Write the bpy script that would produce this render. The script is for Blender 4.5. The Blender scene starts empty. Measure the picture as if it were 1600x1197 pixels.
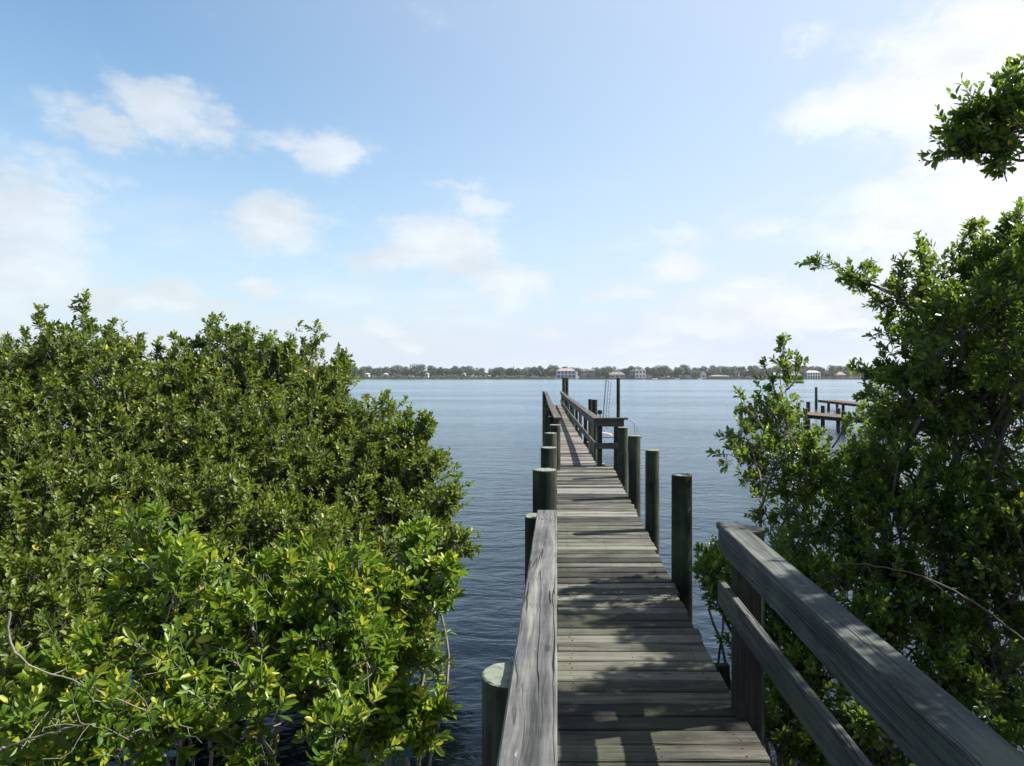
import bpy, math, random
import numpy as np
from mathutils import Vector
R = math.radians
scene = bpy.context.scene
COL = scene.collection
rng = np.random.default_rng(7)
random.seed(7)

# ------------------------------------------------------------------ camera, sky, sun, exposure
F = 1067.0                       # focal length in photo pixels (1600 wide)
VX, VY, EYE = 870.0, 588.5, 3.2  # where the pier's own direction vanishes; eye height above the water
cam = bpy.data.cameras.new('camera'); camo = bpy.data.objects.new('camera', cam); COL.objects.link(camo)
cam.sensor_width = 36; cam.lens = F / 1600 * 36
cam.shift_x = -(VX - 800) / 1600; cam.shift_y = -(598.5 - VY) / 1600
cam.clip_start = 0.05; cam.clip_end = 20000
camo.location = (0, 0, EYE); camo.rotation_euler = (R(90), 0, 0)
scene.camera = camo
def V(px, py, y):                # a point seen at a photo pixel, y metres out along the pier
    return Vector(((px - VX) / F * y, y, EYE - (py - VY) / F * y))

SUN = Vector((0.93, 0.215, 1.01)).normalized()
SUN_EL = math.asin(SUN.z); SUN_AZ = math.atan2(SUN.x, SUN.y)
scene.view_settings.view_transform = 'Standard'; scene.view_settings.look = 'None'
scene.view_settings.exposure = 1.3; scene.view_settings.gamma = 1.0
scene.cycles.max_bounces = 8; scene.cycles.diffuse_bounces = 3; scene.cycles.glossy_bounces = 3
scene.cycles.transmission_bounces = 4; scene.cycles.transparent_max_bounces = 6
scene.cycles.use_denoising = True
sun = bpy.data.lights.new('sun', 'SUN'); sun.energy = 5.0; sun.angle = R(0.6); sun.color = (1.0, 0.95, 0.87)
suno = bpy.data.objects.new('sun', sun); COL.objects.link(suno)
suno.rotation_euler = SUN.to_track_quat('Z', 'Y').to_euler()

class NT:                        # tiny node-tree helper
    def __init__(s, tree): s.t = tree; s.n = tree.nodes; s.l = tree.links
    def node(s, kind, ins=None, **kw):
        nd = s.n.new(kind)
        for k, v in kw.items(): setattr(nd, k, v)
        for k, v in (ins or {}).items(): s.set(nd.inputs[k], v)
        return nd
    def set(s, sock, v):
        if isinstance(v, bpy.types.NodeSocket): s.l.new(v, sock)
        else: sock.default_value = v
    def math(s, op, a, b=None, c=None, clamp=False):
        nd = s.n.new('ShaderNodeMath'); nd.operation = op; nd.use_clamp = clamp
        s.set(nd.inputs[0], a)
        if b is not None: s.set(nd.inputs[1], b)
        if c is not None: s.set(nd.inputs[2], c)
        return nd.outputs[0]
    def ss(s, v, lo, hi, a=0.0, b=1.0, mode='SMOOTHSTEP'):
        nd = s.n.new('ShaderNodeMapRange'); nd.interpolation_type = mode
        for i, x in enumerate((v, lo, hi, a, b)): s.set(nd.inputs[i], x)
        return nd.outputs[0]
    def mix(s, f, a, b, blend='MIX'):
        nd = s.n.new('ShaderNodeMix'); nd.data_type = 'RGBA'; nd.blend_type = blend
        s.set(nd.inputs[0], f); s.set(nd.inputs[6], a); s.set(nd.inputs[7], b)
        return nd.outputs[2]
    def noise(s, vec, scale, detail=4, rough=.55, dist=0.0, out=0):
        nd = s.node('ShaderNodeTexNoise', {'Vector': vec, 'Scale': scale, 'Detail': detail, 'Roughness': rough, 'Distortion': dist})
        return nd.outputs[out]
    def mapping(s, vec, scale=(1, 1, 1), rot=(0, 0, 0), loc=(0, 0, 0)):
        return s.node('ShaderNodeMapping', {'Vector': vec, 'Scale': scale, 'Rotation': rot, 'Location': loc}).outputs[0]
    def ramp(s, f, stops):
        nd = s.n.new('ShaderNodeValToRGB'); s.set(nd.inputs[0], f)
        e = nd.color_ramp.elements
        while len(e) < len(stops): e.new(0.5)
        for i, (p, c) in enumerate(stops):
            e[i].position = p; e[i].color = (*c, 1)
        return nd.outputs[0]

world = bpy.data.worlds.new('World'); scene.world = world; world.use_nodes = True
w = NT(world.node_tree); w.n.clear()
sky = w.node('ShaderNodeTexSky', sky_type='NISHITA', sun_disc=False, sun_elevation=SUN_EL, sun_rotation=SUN_AZ,
             altitude=0.0, air_density=1.0, dust_density=1.6, ozone_density=1.6)
tc = w.node('ShaderNodeTexCoord').outputs['Generated']
sep = w.node('ShaderNodeSeparateXYZ', {0: tc})
dx, dy, dz = sep.outputs
az = w.math('ARCTAN2', dx, dy); el = w.math('ARCSINE', dz)
# domain warp so the cloud outlines billow
wn = w.noise(w.mapping(tc, (1, 1, 1.9)), 7.0, 5, .6, 0, 1)
wsep = w.node('ShaderNodeSeparateColor', {0: wn})
wn2 = w.noise(w.mapping(tc, (1, 1, 1.6)), 24.0, 5, .62, 0, 1)
wsep2 = w.node('ShaderNodeSeparateColor', {0: wn2})
azw = w.math('ADD', az, w.math('ADD', w.math('MULTIPLY', w.math('SUBTRACT', wsep.outputs[0], .5), .10), w.math('MULTIPLY', w.math('SUBTRACT', wsep2.outputs[0], .5), .045)))
elw = w.math('ADD', el, w.math('ADD', w.math('MULTIPLY', w.math('SUBTRACT', wsep.outputs[1], .5), .05), w.math('MULTIPLY', w.math('SUBTRACT', wsep2.outputs[1], .5), .035)))
clouds = [  # photo px, py, half width, half height, strength
    (160, 195, 95, 40, .72), (250, 165, 90, 42, .8), (330, 205, 120, 34, .66), (430, 228, 100, 28, .56), (520, 240, 62, 34, .72),
    (30, 330, 140, 80, .8), (40, 410, 150, 90, .72), (340, 290, 130, 26, .18),
    (430, 345, 72, 42, .92), (375, 370, 50, 20, .4), (710, 297, 50, 15, .45), (728, 330, 52, 22, .6),
    (690, 390, 100, 42, .95), (610, 410, 90, 30, .7), (800, 450, 60, 35, .75), (760, 430, 80, 30, .6),
    (275, 460, 55, 28, .85), (405, 448, 50, 20, .8), (140, 470, 80, 35, .75), (590, 512, 40, 18, .7), (930, 467, 45, 18, .6), (850, 518, 50, 12, .5),
    (1060, 420, 62, 26, .85), (1070, 362, 75, 22, .55), (1180, 347, 62, 18, .6), (1310, 172, 75, 40, .85), (1310, 65, 120, 24, .5),
    (1210, 480, 170, 40, .8), (1100, 510, 150, 26, .6), (1450, 130, 130, 90, .95), (1590, 60, 180, 100, 1.1), (1560, 260, 140, 120, 1.0),
    (1440, 350, 150, 70, .95), (1500, 440, 170, 90, .9), (1720, 250, 220, 280, 1.2), (670, 25, 110, 30, .28), (300, 22, 50, 16, .25)]
crng = random.Random(3)
for k in range(16): clouds.append((crng.uniform(150, 1350), VY - crng.uniform(35, 130), crng.uniform(22, 60), crng.uniform(7, 14), crng.uniform(.5, .75)))
acc = None
for (px, py, a, b, st) in clouds:
    u, v = (px - VX) / F, (VY - py) / F
    az0 = math.atan(u); el0 = math.atan(v * math.cos(az0))
    ca = a / F * math.cos(az0) ** 2; cb = b / F * math.cos(az0)
    e1 = w.math('POWER', w.math('DIVIDE', w.math('SUBTRACT', azw, az0), ca * 1.25), 2.0)
    e2 = w.math('POWER', w.math('DIVIDE', w.math('SUBTRACT', elw, el0), cb * 1.3), 2.0)
    g = w.math('MULTIPLY', w.math('EXPONENT', w.math('MULTIPLY', w.math('ADD', e1, e2), -1.0)), st)
    acc = g if acc is None else w.math('MAXIMUM', acc, g)
cn = w.noise(w.mapping(tc, (1, 1, 2.4), (0, 0, .3)), 9.0, 7, .62)
bv = w.node('ShaderNodeVectorMath', {0: w.mapping(tc, (1, 1, 1.5)), 1: w.node('ShaderNodeVectorMath', {0: wn2, 'Scale': .05}, operation='SCALE').outputs[0]}, operation='ADD').outputs[0]
vb = w.node('ShaderNodeTexVoronoi', {'Vector': bv, 'Scale': 17.0, 'Detail': 3.0, 'Roughness': .6, 'Lacunarity': 2.2}); vb.normalize = True
fine = w.math('SUBTRACT', 1.0, w.math('MULTIPLY', vb.outputs['Distance'], 1.5))
gen = w.noise(w.mapping(tc, (1, 1, 4.5)), 5.5, 7, .6)
body = w.math('ADD', acc, w.math('ADD', w.math('MULTIPLY', w.math('SUBTRACT', cn, .5), .8), w.math('MULTIPLY', w.math('SUBTRACT', fine, .5), .75)))
m1 = w.math('MULTIPLY', w.ss(body, .27, .72), w.ss(acc, .2, .9, .45, .95, 'LINEAR'))
# scattered low cloud all round, thinner upwards
low = w.math('MULTIPLY', w.ss(gen, .44, .72), w.ss(el, .34, .03))
low = w.math('MULTIPLY', low, .6)
back = w.math('MULTIPLY', w.ss(gen, .5, .68), w.ss(dy, .25, -.2))
mask = w.math('MAXIMUM', w.math('MAXIMUM', m1, low), back)
shade = w.ss(w.noise(w.mapping(tc, (1, 1, 2.4), (0, 0, .3), (0, 0, .03)), 9.0, 5, .6), .3, .75, .84, 1.04)
# pale veil near the horizon and around the sun
hv = w.math('MULTIPLY', w.ss(el, .50, -.05), .80)
hv = w.math('POWER', hv, 1.6)
hv = w.math('MAXIMUM', hv, w.math('MULTIPLY', w.ss(el, .22, .0), .92))
sdot = w.node('ShaderNodeVectorMath', {0: tc, 1: tuple(SUN)}, operation='DOT_PRODUCT').outputs['Value']
glow = w.math('MULTIPLY', w.ss(sdot, .08, .98, mode='LINEAR'), .95)
veil = w.math('MAXIMUM', w.math('ADD', hv, glow), 0.0, clamp=True)
SKYW = (5.65, 6.2, 7.25, 1)
base = w.mix(.0, sky.outputs[0], sky.outputs[0])
skyc = w.mix(1.0, base, (1.40, 1.63, 1.60, 1), 'MULTIPLY')
skyc = w.mix(veil, skyc, SKYW)
cc = w.node('ShaderNodeVectorMath', {0: w.mix(glow, (6.7, 7.05, 7.4, 1), (9.0, 9.0, 9.0, 1)), 'Scale': shade}, operation='SCALE').outputs[0]
skyc = w.mix(w.math('MULTIPLY', mask, .9), skyc, cc)
bg = w.node('ShaderNodeBackground', {0: skyc, 1: 0.055})
w.l.new(bg.outputs[0], w.node('ShaderNodeOutputWorld').inputs[0])

# ------------------------------------------------------------------ object helpers
def link(o): COL.objects.link(o); return o
def tag(o, label=None, cat=None, group=None, kind=None):
    if label: o['label'] = label
    if cat: o['category'] = cat
    if group: o['group'] = group
    if kind: o['kind'] = kind
    return o
def empty(name, loc, label, cat, group=None):
    o = bpy.data.objects.new(name, None); o.empty_display_size = .2; o.location = loc
    link(o); return tag(o, label, cat, group)
def raw(name, verts, faces, mat, parent=None, smooth=False, mats=None, fmat=None):
    """verts in world coordinates; the object sits at its parent's origin"""
    me = bpy.data.meshes.new(name)
    verts = np.asarray(verts, dtype=np.float32).reshape(-1, 3)
    if parent is not None: verts = verts - np.array(parent.location, dtype=np.float32)
    me.from_pydata(verts.tolist(), [], faces)
    for m in (mats or [mat]): me.materials.append(m)
    if fmat is not None: me.polygons.foreach_set('material_index', fmat)
    if smooth: me.polygons.foreach_set('use_smooth', [True] * len(me.polygons))
    me.update()
    o = bpy.data.objects.new(name, me); link(o)
    if parent is not None: o.parent = parent
    return o
def raw_quads(name, verts, quads, mat, parent=None, attrs=None, smooth=False):
    me = bpy.data.meshes.new(name)
    verts = np.ascontiguousarray(verts, dtype=np.float32).reshape(-1, 3)
    if parent is not None: verts = verts - np.array(parent.location, dtype=np.float32)
    quads = np.ascontiguousarray(quads, dtype=np.int32).reshape(-1, 4)
    me.vertices.add(len(verts)); me.vertices.foreach_set('co', verts.ravel())
    me.loops.add(quads.size); me.loops.foreach_set('vertex_index', quads.ravel())
    me.polygons.add(len(quads)); me.polygons.foreach_set('loop_start', np.arange(0, quads.size, 4, dtype=np.int32))
    me.update(calc_edges=True)
    me.materials.append(mat)
    if smooth: me.polygons.foreach_set('use_smooth', np.ones(len(quads), dtype=bool))
    for k, arr in (attrs or {}).items():
        at = me.attributes.new(k, 'FLOAT', 'POINT'); at.data.foreach_set('value', np.ascontiguousarray(arr, dtype=np.float32).ravel())
    o = bpy.data.objects.new(name, me); link(o)
    if parent is not None: o.parent = parent
    return o

class MB:
    """collects solids and links them as one mesh"""
    def __init__(s): s.v = []; s.f = []; s.m = []
    def add(s, vs, fs, mi=0):
        k = len(s.v); s.v += [tuple(p) for p in vs]; s.f += [tuple(i + k for i in f) for f in fs]; s.m += [mi] * len(fs)
    def box(s, a, b, mi=0):
        (x0, y0, z0), (x1, y1, z1) = a, b
        s.add([(x0, y0, z0), (x1, y0, z0), (x1, y1, z0), (x0, y1, z0), (x0, y0, z1), (x1, y0, z1), (x1, y1, z1), (x0, y1, z1)],
              [(0, 3, 2, 1), (4, 5, 6, 7), (0, 1, 5, 4), (1, 2, 6, 5), (2, 3, 7, 6), (3, 0, 4, 7)], mi)
    def board(s, p0, p1, wd, th, c=.004, up=(0, 0, 1), mi=0, segs=1, wob=0.0):
        """board from p0 to p1 (top centre line); width wd across, thickness th downward, chamfered edges"""
        p0, p1 = Vector(p0), Vector(p1); d = (p1 - p0).normalized(); up = Vector(up)
        sd = d.cross(up).normalized(); up = sd.cross(d).normalized(); h = wd / 2
        prof = [(-h, -c), (-h + c, 0), (h - c, 0), (h, -c), (h, -th + c), (h - c, -th), (-h + c, -th), (-h, -th + c)]
        vs = []; n = len(prof)
        for k in range(segs + 1):
            q = p0.lerp(p1, k / segs)
            if 0 < k < segs: q = q + sd * random.uniform(-wob, wob) + up * random.uniform(-wob, wob)
            for (a, b) in prof: vs.append(q + sd * a + up * b)
        fs = []
        for k in range(segs):
            for i in range(n):
                j = (i + 1) % n; fs.append((k * n + i, k * n + j, (k + 1) * n + j, (k + 1) * n + i))
        fs.append(tuple(range(n - 1, -1, -1))); fs.append(tuple(segs * n + i for i in range(n)))
        s.add(vs, fs, mi)
    def tube(s, pts, r, n=10, mi=0, cap=True):
        pts = [Vector(p) for p in pts]; rs = r if isinstance(r, (list, tuple)) else [r] * len(pts)
        vs = []; t0 = None
        for i, p in enumerate(pts):
            d = (pts[min(i + 1, len(pts) - 1)] - pts[max(i - 1, 0)]).normalized()
            ref = t0 if t0 is not None else (Vector((1, 0, 0)) if abs(d.x) < .9 else Vector((0, 1, 0)))
            a = (ref - d * ref.dot(d)).normalized(); b = d.cross(a); t0 = a
            for k in range(n):
                an = 2 * math.pi * k / n; vs.append(p + (a * math.cos(an) + b * math.sin(an)) * rs[i])
        fs = []
        for i in range(len(pts) - 1):
            for k in range(n):
                j = (k + 1) % n; fs.append((i * n + k, i * n + j, (i + 1) * n + j, (i + 1) * n + k))
        if cap:
            fs.append(tuple(range(n - 1, -1, -1))); fs.append(tuple((len(pts) - 1) * n + k for k in range(n)))
        s.add(vs, fs, mi)
    def build(s, name, mats, parent=None, smooth=False):
        mats = mats if isinstance(mats, list) else [mats]
        return raw(name, s.v, s.f, None, parent, smooth, mats, s.m)

# ------------------------------------------------------------------ materials
def new_mat(name):
    m = bpy.data.materials.new(name); m.use_nodes = True; t = NT(m.node_tree); t.n.clear()
    out = t.node('ShaderNodeOutputMaterial'); return m, t, out
def simple(name, col, rough=.6, metal=0.0, vary=.12, scale=6.0):
    m, t, out = new_mat(name)
    c = t.node('ShaderNodeTexCoord').outputs['Object']
    n = t.noise(c, scale, 5, .6)
    f = t.ss(n, .25, .75, 1 - vary, 1 + vary, 'LINEAR')
    colr = t.node('ShaderNodeVectorMath', {0: col, 'Scale': f}, operation='SCALE').outputs[0]
    b = t.node('ShaderNodeBsdfPrincipled', {'Base Color': colr, 'Roughness': rough, 'Metallic': metal})
    t.l.new(b.outputs[0], out.inputs[0]); return m

def wood(name, axis, dark, mid, light, grain=1.0, moss=0.0, crack=.5, rough=.8, perisl=.3, wavy=.0):
    """weathered timber, grain running along the given axis"""
    dark, mid, light = (tuple(c_ * k for c_ in q_) for q_, k in ((dark, .62), (mid, .76), (light, .86)))
    m, t, out = new_mat(name)
    geo = t.node('ShaderNodeNewGeometry'); co = t.node('ShaderNodeTexCoord').outputs['Object']
    isl = geo.outputs['Random Per Island']
    off = t.node('ShaderNodeCombineXYZ', {0: t.math('MULTIPLY', isl, 37.0), 1: t.math('MULTIPLY', isl, 91.0), 2: t.math('MULTIPLY', isl, 53.0)}).outputs[0]
    co2 = t.node('ShaderNodeVectorMath', {0: co, 1: off}, operation='ADD').outputs[0]
    if wavy:
        wv = t.noise(t.mapping(co2, tuple(2.2 if i == axis else 7 for i in range(3))), 1.0, 3, .5, 0, 1)
        wv = t.node('ShaderNodeVectorMath', {0: wv, 1: (.5, .5, .5)}, operation='SUBTRACT').outputs[0]
        wv = t.node('ShaderNodeVectorMath', {0: wv, 'Scale': wavy}, operation='SCALE').outputs[0]
        co2 = t.node('ShaderNodeVectorMath', {0: co2, 1: wv}, operation='ADD').outputs[0]
    sc = tuple(1.6 if i == axis else 46.0 for i in range(3))
    sc2 = tuple(.9 if i == axis else 17.0 for i in range(3))
    sc3 = tuple(4.0 if i == axis else 160.0 for i in range(3))
    g1 = t.noise(t.mapping(co2, sc), grain, 6, .65)
    g2 = t.noise(t.mapping(co2, sc2), grain, 4, .5)
    g3 = t.noise(t.mapping(co2, sc3), grain, 3, .6)
    blot = t.noise(co2, 3.2, 5, .6)
    v = t.math('ADD', t.math('MULTIPLY', g1, .5), t.math('ADD', t.math('MULTIPLY', g2, .3), t.math('MULTIPLY', g3, .2)))
    v = t.math('ADD', v, t.math('MULTIPLY', t.math('SUBTRACT', isl, .5), perisl * .4))
    v = t.math('ADD', v, t.math('MULTIPLY', t.math('SUBTRACT', blot, .5), .35))
    col = t.ramp(v, [(.36, dark), (.5, mid), (.65, light)])
    if moss:
        mn = t.noise(co, 1.7, 5, .65)
        col = t.mix(t.math('MULTIPLY', t.ss(mn, .42, .66), moss), col, (.085, .115, .05, 1))
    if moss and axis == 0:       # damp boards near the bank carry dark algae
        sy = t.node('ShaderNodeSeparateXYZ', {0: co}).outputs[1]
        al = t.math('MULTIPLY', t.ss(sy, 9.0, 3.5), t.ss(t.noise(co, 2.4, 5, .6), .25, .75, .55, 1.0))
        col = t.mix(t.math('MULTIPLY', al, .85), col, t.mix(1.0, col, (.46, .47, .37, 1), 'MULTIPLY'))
    chips = t.noise(t.mapping(co2, tuple(9.0 if i == axis else 60.0 for i in range(3))), 1.0, 2, .5)
    col = t.mix(t.math('MULTIPLY', t.ss(chips, .72, .80), .5), col, tuple(min(1, c_ * 1.9) for c_ in light) + (1,))
    # checks: thin dark splits along the grain
    cr = t.noise(t.mapping(co2, tuple(.55 if i == axis else 20.0 for i in range(3))), 1.0, 2, .4)
    crm = t.math('SUBTRACT', 1.0, t.ss(t.math('ABSOLUTE', t.math('SUBTRACT', cr, .5)), .0, .022))
    gate = t.ss(t.noise(t.mapping(co2, tuple(.9 if i == axis else 5.0 for i in range(3))), 1.0, 2, .5), .42, .52)
    crm = t.math('MULTIPLY', t.math('MULTIPLY', crm, gate), crack)
    col = t.mix(crm, col, (.012, .011, .010, 1))
    # knots
    vo = t.node('ShaderNodeTexVoronoi', {'Vector': t.mapping(co2, tuple(2.2 if i == axis else 6.0 for i in range(3))), 'Scale': 1.0})
    kn = t.math('MULTIPLY', t.ss(vo.outputs[0], .10, .04), .7)
    col = t.mix(kn, col, (dark[0] * .45, dark[1] * .42, dark[2] * .4, 1))
    hgt = t.math('SUBTRACT', v, t.math('MULTIPLY', crm, .9))
    bmp = t.node('ShaderNodeBump', {'Strength': .8, 'Distance': .009, 'Height': hgt})
    b = t.node('ShaderNodeBsdfPrincipled', {'Base Color': col, 'Roughness': rough, 'Normal': bmp.outputs[0]})
    b.inputs['Specular IOR Level'].default_value = .3
    t.l.new(b.outputs[0], out.inputs[0]); return m

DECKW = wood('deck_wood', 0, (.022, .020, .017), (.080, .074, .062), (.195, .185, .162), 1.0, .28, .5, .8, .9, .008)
DECKW2 = wood('far_deck_wood', 0, (.055, .048, .042), (.14, .128, .112), (.25, .235, .21), 1.0, .0, .4, .8, .7)
CAPW = wood('cap_wood', 1, (.035, .036, .038), (.104, .106, .104), (.20, .198, .18), .8, .0, 1.0, .85, .1, .035)
RAILW = wood('rail_wood', 1, (.026, .032, .034), (.062, .070, .070), (.125, .13, .12), .8, .35, .8, .85, .3, .02)
RAILX = wood('rail_wood_cross', 0, (.035, .030, .027), (.065, .056, .05), (.11, .098, .088), 1, .0, .5, .8, .3)
RAILF = wood('far_rail_wood', 1, (.042, .034, .03), (.08, .068, .06), (.15, .135, .12), 1, .0, .4, .8, .3)
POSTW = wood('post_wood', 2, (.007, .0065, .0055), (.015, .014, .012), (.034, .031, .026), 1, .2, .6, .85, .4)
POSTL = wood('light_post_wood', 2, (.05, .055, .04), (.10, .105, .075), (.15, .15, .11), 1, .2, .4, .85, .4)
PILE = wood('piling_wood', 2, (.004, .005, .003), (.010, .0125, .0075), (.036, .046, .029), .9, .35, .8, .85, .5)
PILETOP = simple('piling_end_grain', (.13, .15, .11), .85, 0, .45, 38)
ALU = simple('aluminium', (.36, .39, .42), .35, .6, .06)
BLACK = simple('black_plastic', (.012, .013, .016), .4)
WHITE = simple('white_paint', (.72, .73, .74), .5)
SHELF = simple('pale_float_deck', (.07, .085, .10), .6)

def leaf_mat(name, dark, mid, light, young, yellow=.02, trans=.3, rough=.36, transc=(.26, .40, .03)):
    m, t, out = new_mat(name)
    isl = t.node('ShaderNodeNewGeometry').outputs['Random Per Island']
    wn = t.node('ShaderNodeTexWhiteNoise', {'W': t.math('MULTIPLY', isl, 917.3)}, noise_dimensions='1D').outputs[0]
    co = t.node('ShaderNodeTexCoord').outputs['Object']
    big = t.noise(co, 1.3, 3, .5)
    v = t.math('ADD', t.math('MULTIPLY', isl, .75), t.math('MULTIPLY', big, .4))
    col = t.ramp(v, [(.15, dark), (.5, mid), (.95, light)])
    at = t.node('ShaderNodeAttribute', attribute_name='young').outputs['Fac']
    col = t.mix(at, col, (*young, 1))
    col = t.mix(t.math('GREATER_THAN', wn, 1 - yellow), col, (.42, .36, .045, 1))
    tr = t.mix(.5, col, (*transc, 1))
    tcol = t.mix(at, tr, (min(1, young[0] * 1.6), min(1, young[1] * 1.6), young[2], 1))
    p = t.node('ShaderNodeBsdfPrincipled', {'Base Color': col, 'Roughness': rough})
    p.inputs['Specular IOR Level'].default_value = .42
    tl = t.node('ShaderNodeBsdfTranslucent', {'Color': tcol})
    mx = t.node('ShaderNodeMixShader', {0: trans, 1: p.outputs[0], 2: tl.outputs[0]})
    t.l.new(mx.outputs[0], out.inputs[0]); return m
LEAF_L = leaf_mat('mangrove_leaf', (.019, .043, .003), (.060, .094, .007), (.130, .160, .020), (.19, .22, .02), .012, .3, .5)
LEAF_R = leaf_mat('shore_mangrove_leaf', (.016, .040, .005), (.042, .082, .009), (.090, .140, .018), (.17, .24, .025), .014, .42, .34)
LEAF_B = leaf_mat('bush_leaf', (.022, .058, .004), (.076, .145, .008), (.150, .215, .020), (.42, .43, .035), .01, .40, .42)
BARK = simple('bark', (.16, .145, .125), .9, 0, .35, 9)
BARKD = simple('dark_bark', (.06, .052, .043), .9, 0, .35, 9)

def water_mat():
    m, t, out = new_mat('water')
    co = t.node('ShaderNodeTexCoord').outputs['Object']
    patch = t.noise(t.mapping(co, (.012, .045, 1), (0, 0, .12)), 1.0, 4, .6)
    w1 = t.noise(t.mapping(co, (.85, 1.9, 1), (0, 0, .12)), 1.0, 3, .55, .8)
    w2 = t.noise(t.mapping(co, (2.9, 4.9, 1), (0, 0, -.15)), 1.0, 4, .6, .8)
    w3 = t.noise(t.mapping(co, (.13, .3, 1), (0, 0, .1)), 1.0, 3, .5)
    h = t.math('ADD', t.math('MULTIPLY', w1, .11), t.math('ADD', t.math('MULTIPLY', w2, .036), t.math('MULTIPLY', w3, .16)))
    st = t.ss(patch, .35, .62, .38, .8)
    bmp = t.node('ShaderNodeBump', {'Strength': st, 'Distance': 1.0, 'Height': h})
    d = t.node('ShaderNodeBsdfDiffuse', {'Color': (.002, .006, .011, 1)})
    g = t.node('ShaderNodeBsdfGlossy', {'Color': (.84, .95, 1, 1), 'Roughness': .15, 'Normal': bmp.outputs[0]})
    fr = t.node('ShaderNodeFresnel', {'IOR': 1.36, 'Normal': bmp.outputs[0]})
    b = t.node('ShaderNodeMixShader', {0: fr.outputs[0], 1: d.outputs[0], 2: g.outputs[0]})
    t.l.new(b.outputs[0], out.inputs[0]); return m
WATER = water_mat()

# ------------------------------------------------------------------ setting: water, banks, far shore
WX0, WX1, WY0, WY1 = -2600, 2600, -900, 3600
o = raw('water', [(WX0, WY0, 0), (WX1, WY0, 0), (WX1, WY1, 0), (WX0, WY1, 0)], [(0, 1, 2, 3)], WATER); tag(o, kind='structure')

def mud_mat(name, a, b_, sc):
    m, t, out = new_mat(name)
    co = t.node('ShaderNodeTexCoord').outputs['Object']
    n = t.noise(co, sc, 8, .65)
    c = t.ramp(n, [(.3, a), (.7, b_)])
    bmp = t.node('ShaderNodeBump', {'Strength': .6, 'Distance': .05, 'Height': n})
    b = t.node('ShaderNodeBsdfPrincipled', {'Base Color': c, 'Roughness': .85, 'Normal': bmp.outputs[0]})
    t.l.new(b.outputs[0], out.inputs[0]); return m
MUD = mud_mat('mud', (.035, .028, .018), (.11, .09, .06), 2.5)
GRASS = mud_mat('shore_grass', (.04, .06, .02), (.10, .13, .05), .4)
# near bank: mud under the left bushes and behind the viewer
nx, ny = 60, 50
gx = np.linspace(-16, 12, nx); gy = np.linspace(-14, 6.5, ny)
GX, GY = np.meshgrid(gx, gy)
edge = np.where(GX < -.4, 3.2 - .10 * (GX + 1.0) + .5 * np.sin(GX * 1.3), 1.0 + .35 * np.sin(GX * 1.1) - .4)
GZ = np.clip((edge - GY) * .16, -.5, .75) + .05 * np.sin(GX * 2.3 + GY) * np.cos(GY * 1.9)
vs = np.stack([GX, GY, GZ], -1).reshape(-1, 3)
q = [(j * nx + i, j * nx + i + 1, (j + 1) * nx + i + 1, (j + 1) * nx + i) for j in range(ny - 1) for i in range(nx - 1)]
o = raw('mud_bank', vs, q, MUD, smooth=True); tag(o, kind='structure')
# far shore
SH = 800.0
mb = MB(); n = 60
xs = [WX0 + 20 + (WX1 - WX0 - 40) * k / n for k in range(n + 1)]
def shore_y(x): return SH + 5 * math.sin(x * .011) + 3 * math.sin(x * .037 + 1)
vs = []; fs = []
for k, x in enumerate(xs):
    y = shore_y(x); vs += [(x, y, -.6), (x, y + 1.2, .55), (x, y + 30, 1.2), (x, WY1 - 20, 2.0)]
for k in range(n):
    for i in range(3): a = k * 4 + i; fs.append((a, a + 4, a + 5, a + 1))
o = raw('far_shore', vs, fs, GRASS); tag(o, kind='structure')

# ------------------------------------------------------------------ the pier
def deckH(y):
    return float(np.interp(y, [-3, 5.5, 7, 9, 11, 13, 16, 38.6], [1.30, 1.30, 1.355, 1.415, 1.46, 1.52, 1.54, 1.58]))
pier = empty('wooden_pier', (0, 0, 0), 'long weathered grey wooden pier running straight out over the water from the viewer', 'pier')
NAIL = simple('rusty_nail', (.05, .03, .02), .7)
def plank_run(y0, y1, xl, xr, mat, name, pw=.138, gap=.010):
    mb = MB(); y = y0
    while y < y1 - pw * .5:
        a = xl(y) + random.uniform(-.012, .010); b = xr(y) + random.uniform(-.012, .018)
        z = deckH(y) + random.uniform(-.003, .003); tl = random.uniform(-.0035, .0035)
        sk = random.uniform(-.003, .003)
        mb.board((a, y + pw / 2 - sk, z - tl), (b, y + pw / 2 + sk, z + tl), pw - random.uniform(0, .004), .036, .007, segs=4, wob=.0015)
        if 2.4 < y < 8.5:
            for fx in (.10, .5, .90):
                for o_ in (-.035, .035):
                    cx, cy, cz = a + (b - a) * fx + random.uniform(-.012, .012), y + pw / 2 + o_ + random.uniform(-.006, .006), z + .004
                    mb.add([(cx + .0045 * math.cos(k * 1.047), cy + .0045 * math.sin(k * 1.047), cz + h_) for h_ in (0, -.012) for k in range(6)],
                           [(0, 1, 2, 3, 4, 5)] + [(k, k + 6, (k + 1) % 6 + 6, (k + 1) % 6) for k in range(6)], 1)
        y += pw + gap + random.uniform(-.001, .004)
    return mb.build(name, [mat, NAIL], pier)
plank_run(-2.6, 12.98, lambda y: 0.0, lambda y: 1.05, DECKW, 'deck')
XLf = lambda y: float(np.interp(y, [13, 16, 22.8, 38.6], [.03, .02, -.22, -.62]))
XRf = lambda y: float(np.interp(y, [13, 25, 38.6], [.76, .49, .24]))
plank_run(13.0, 38.5, XLf, XRf, DECKW2, 'walkway_deck')
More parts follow.
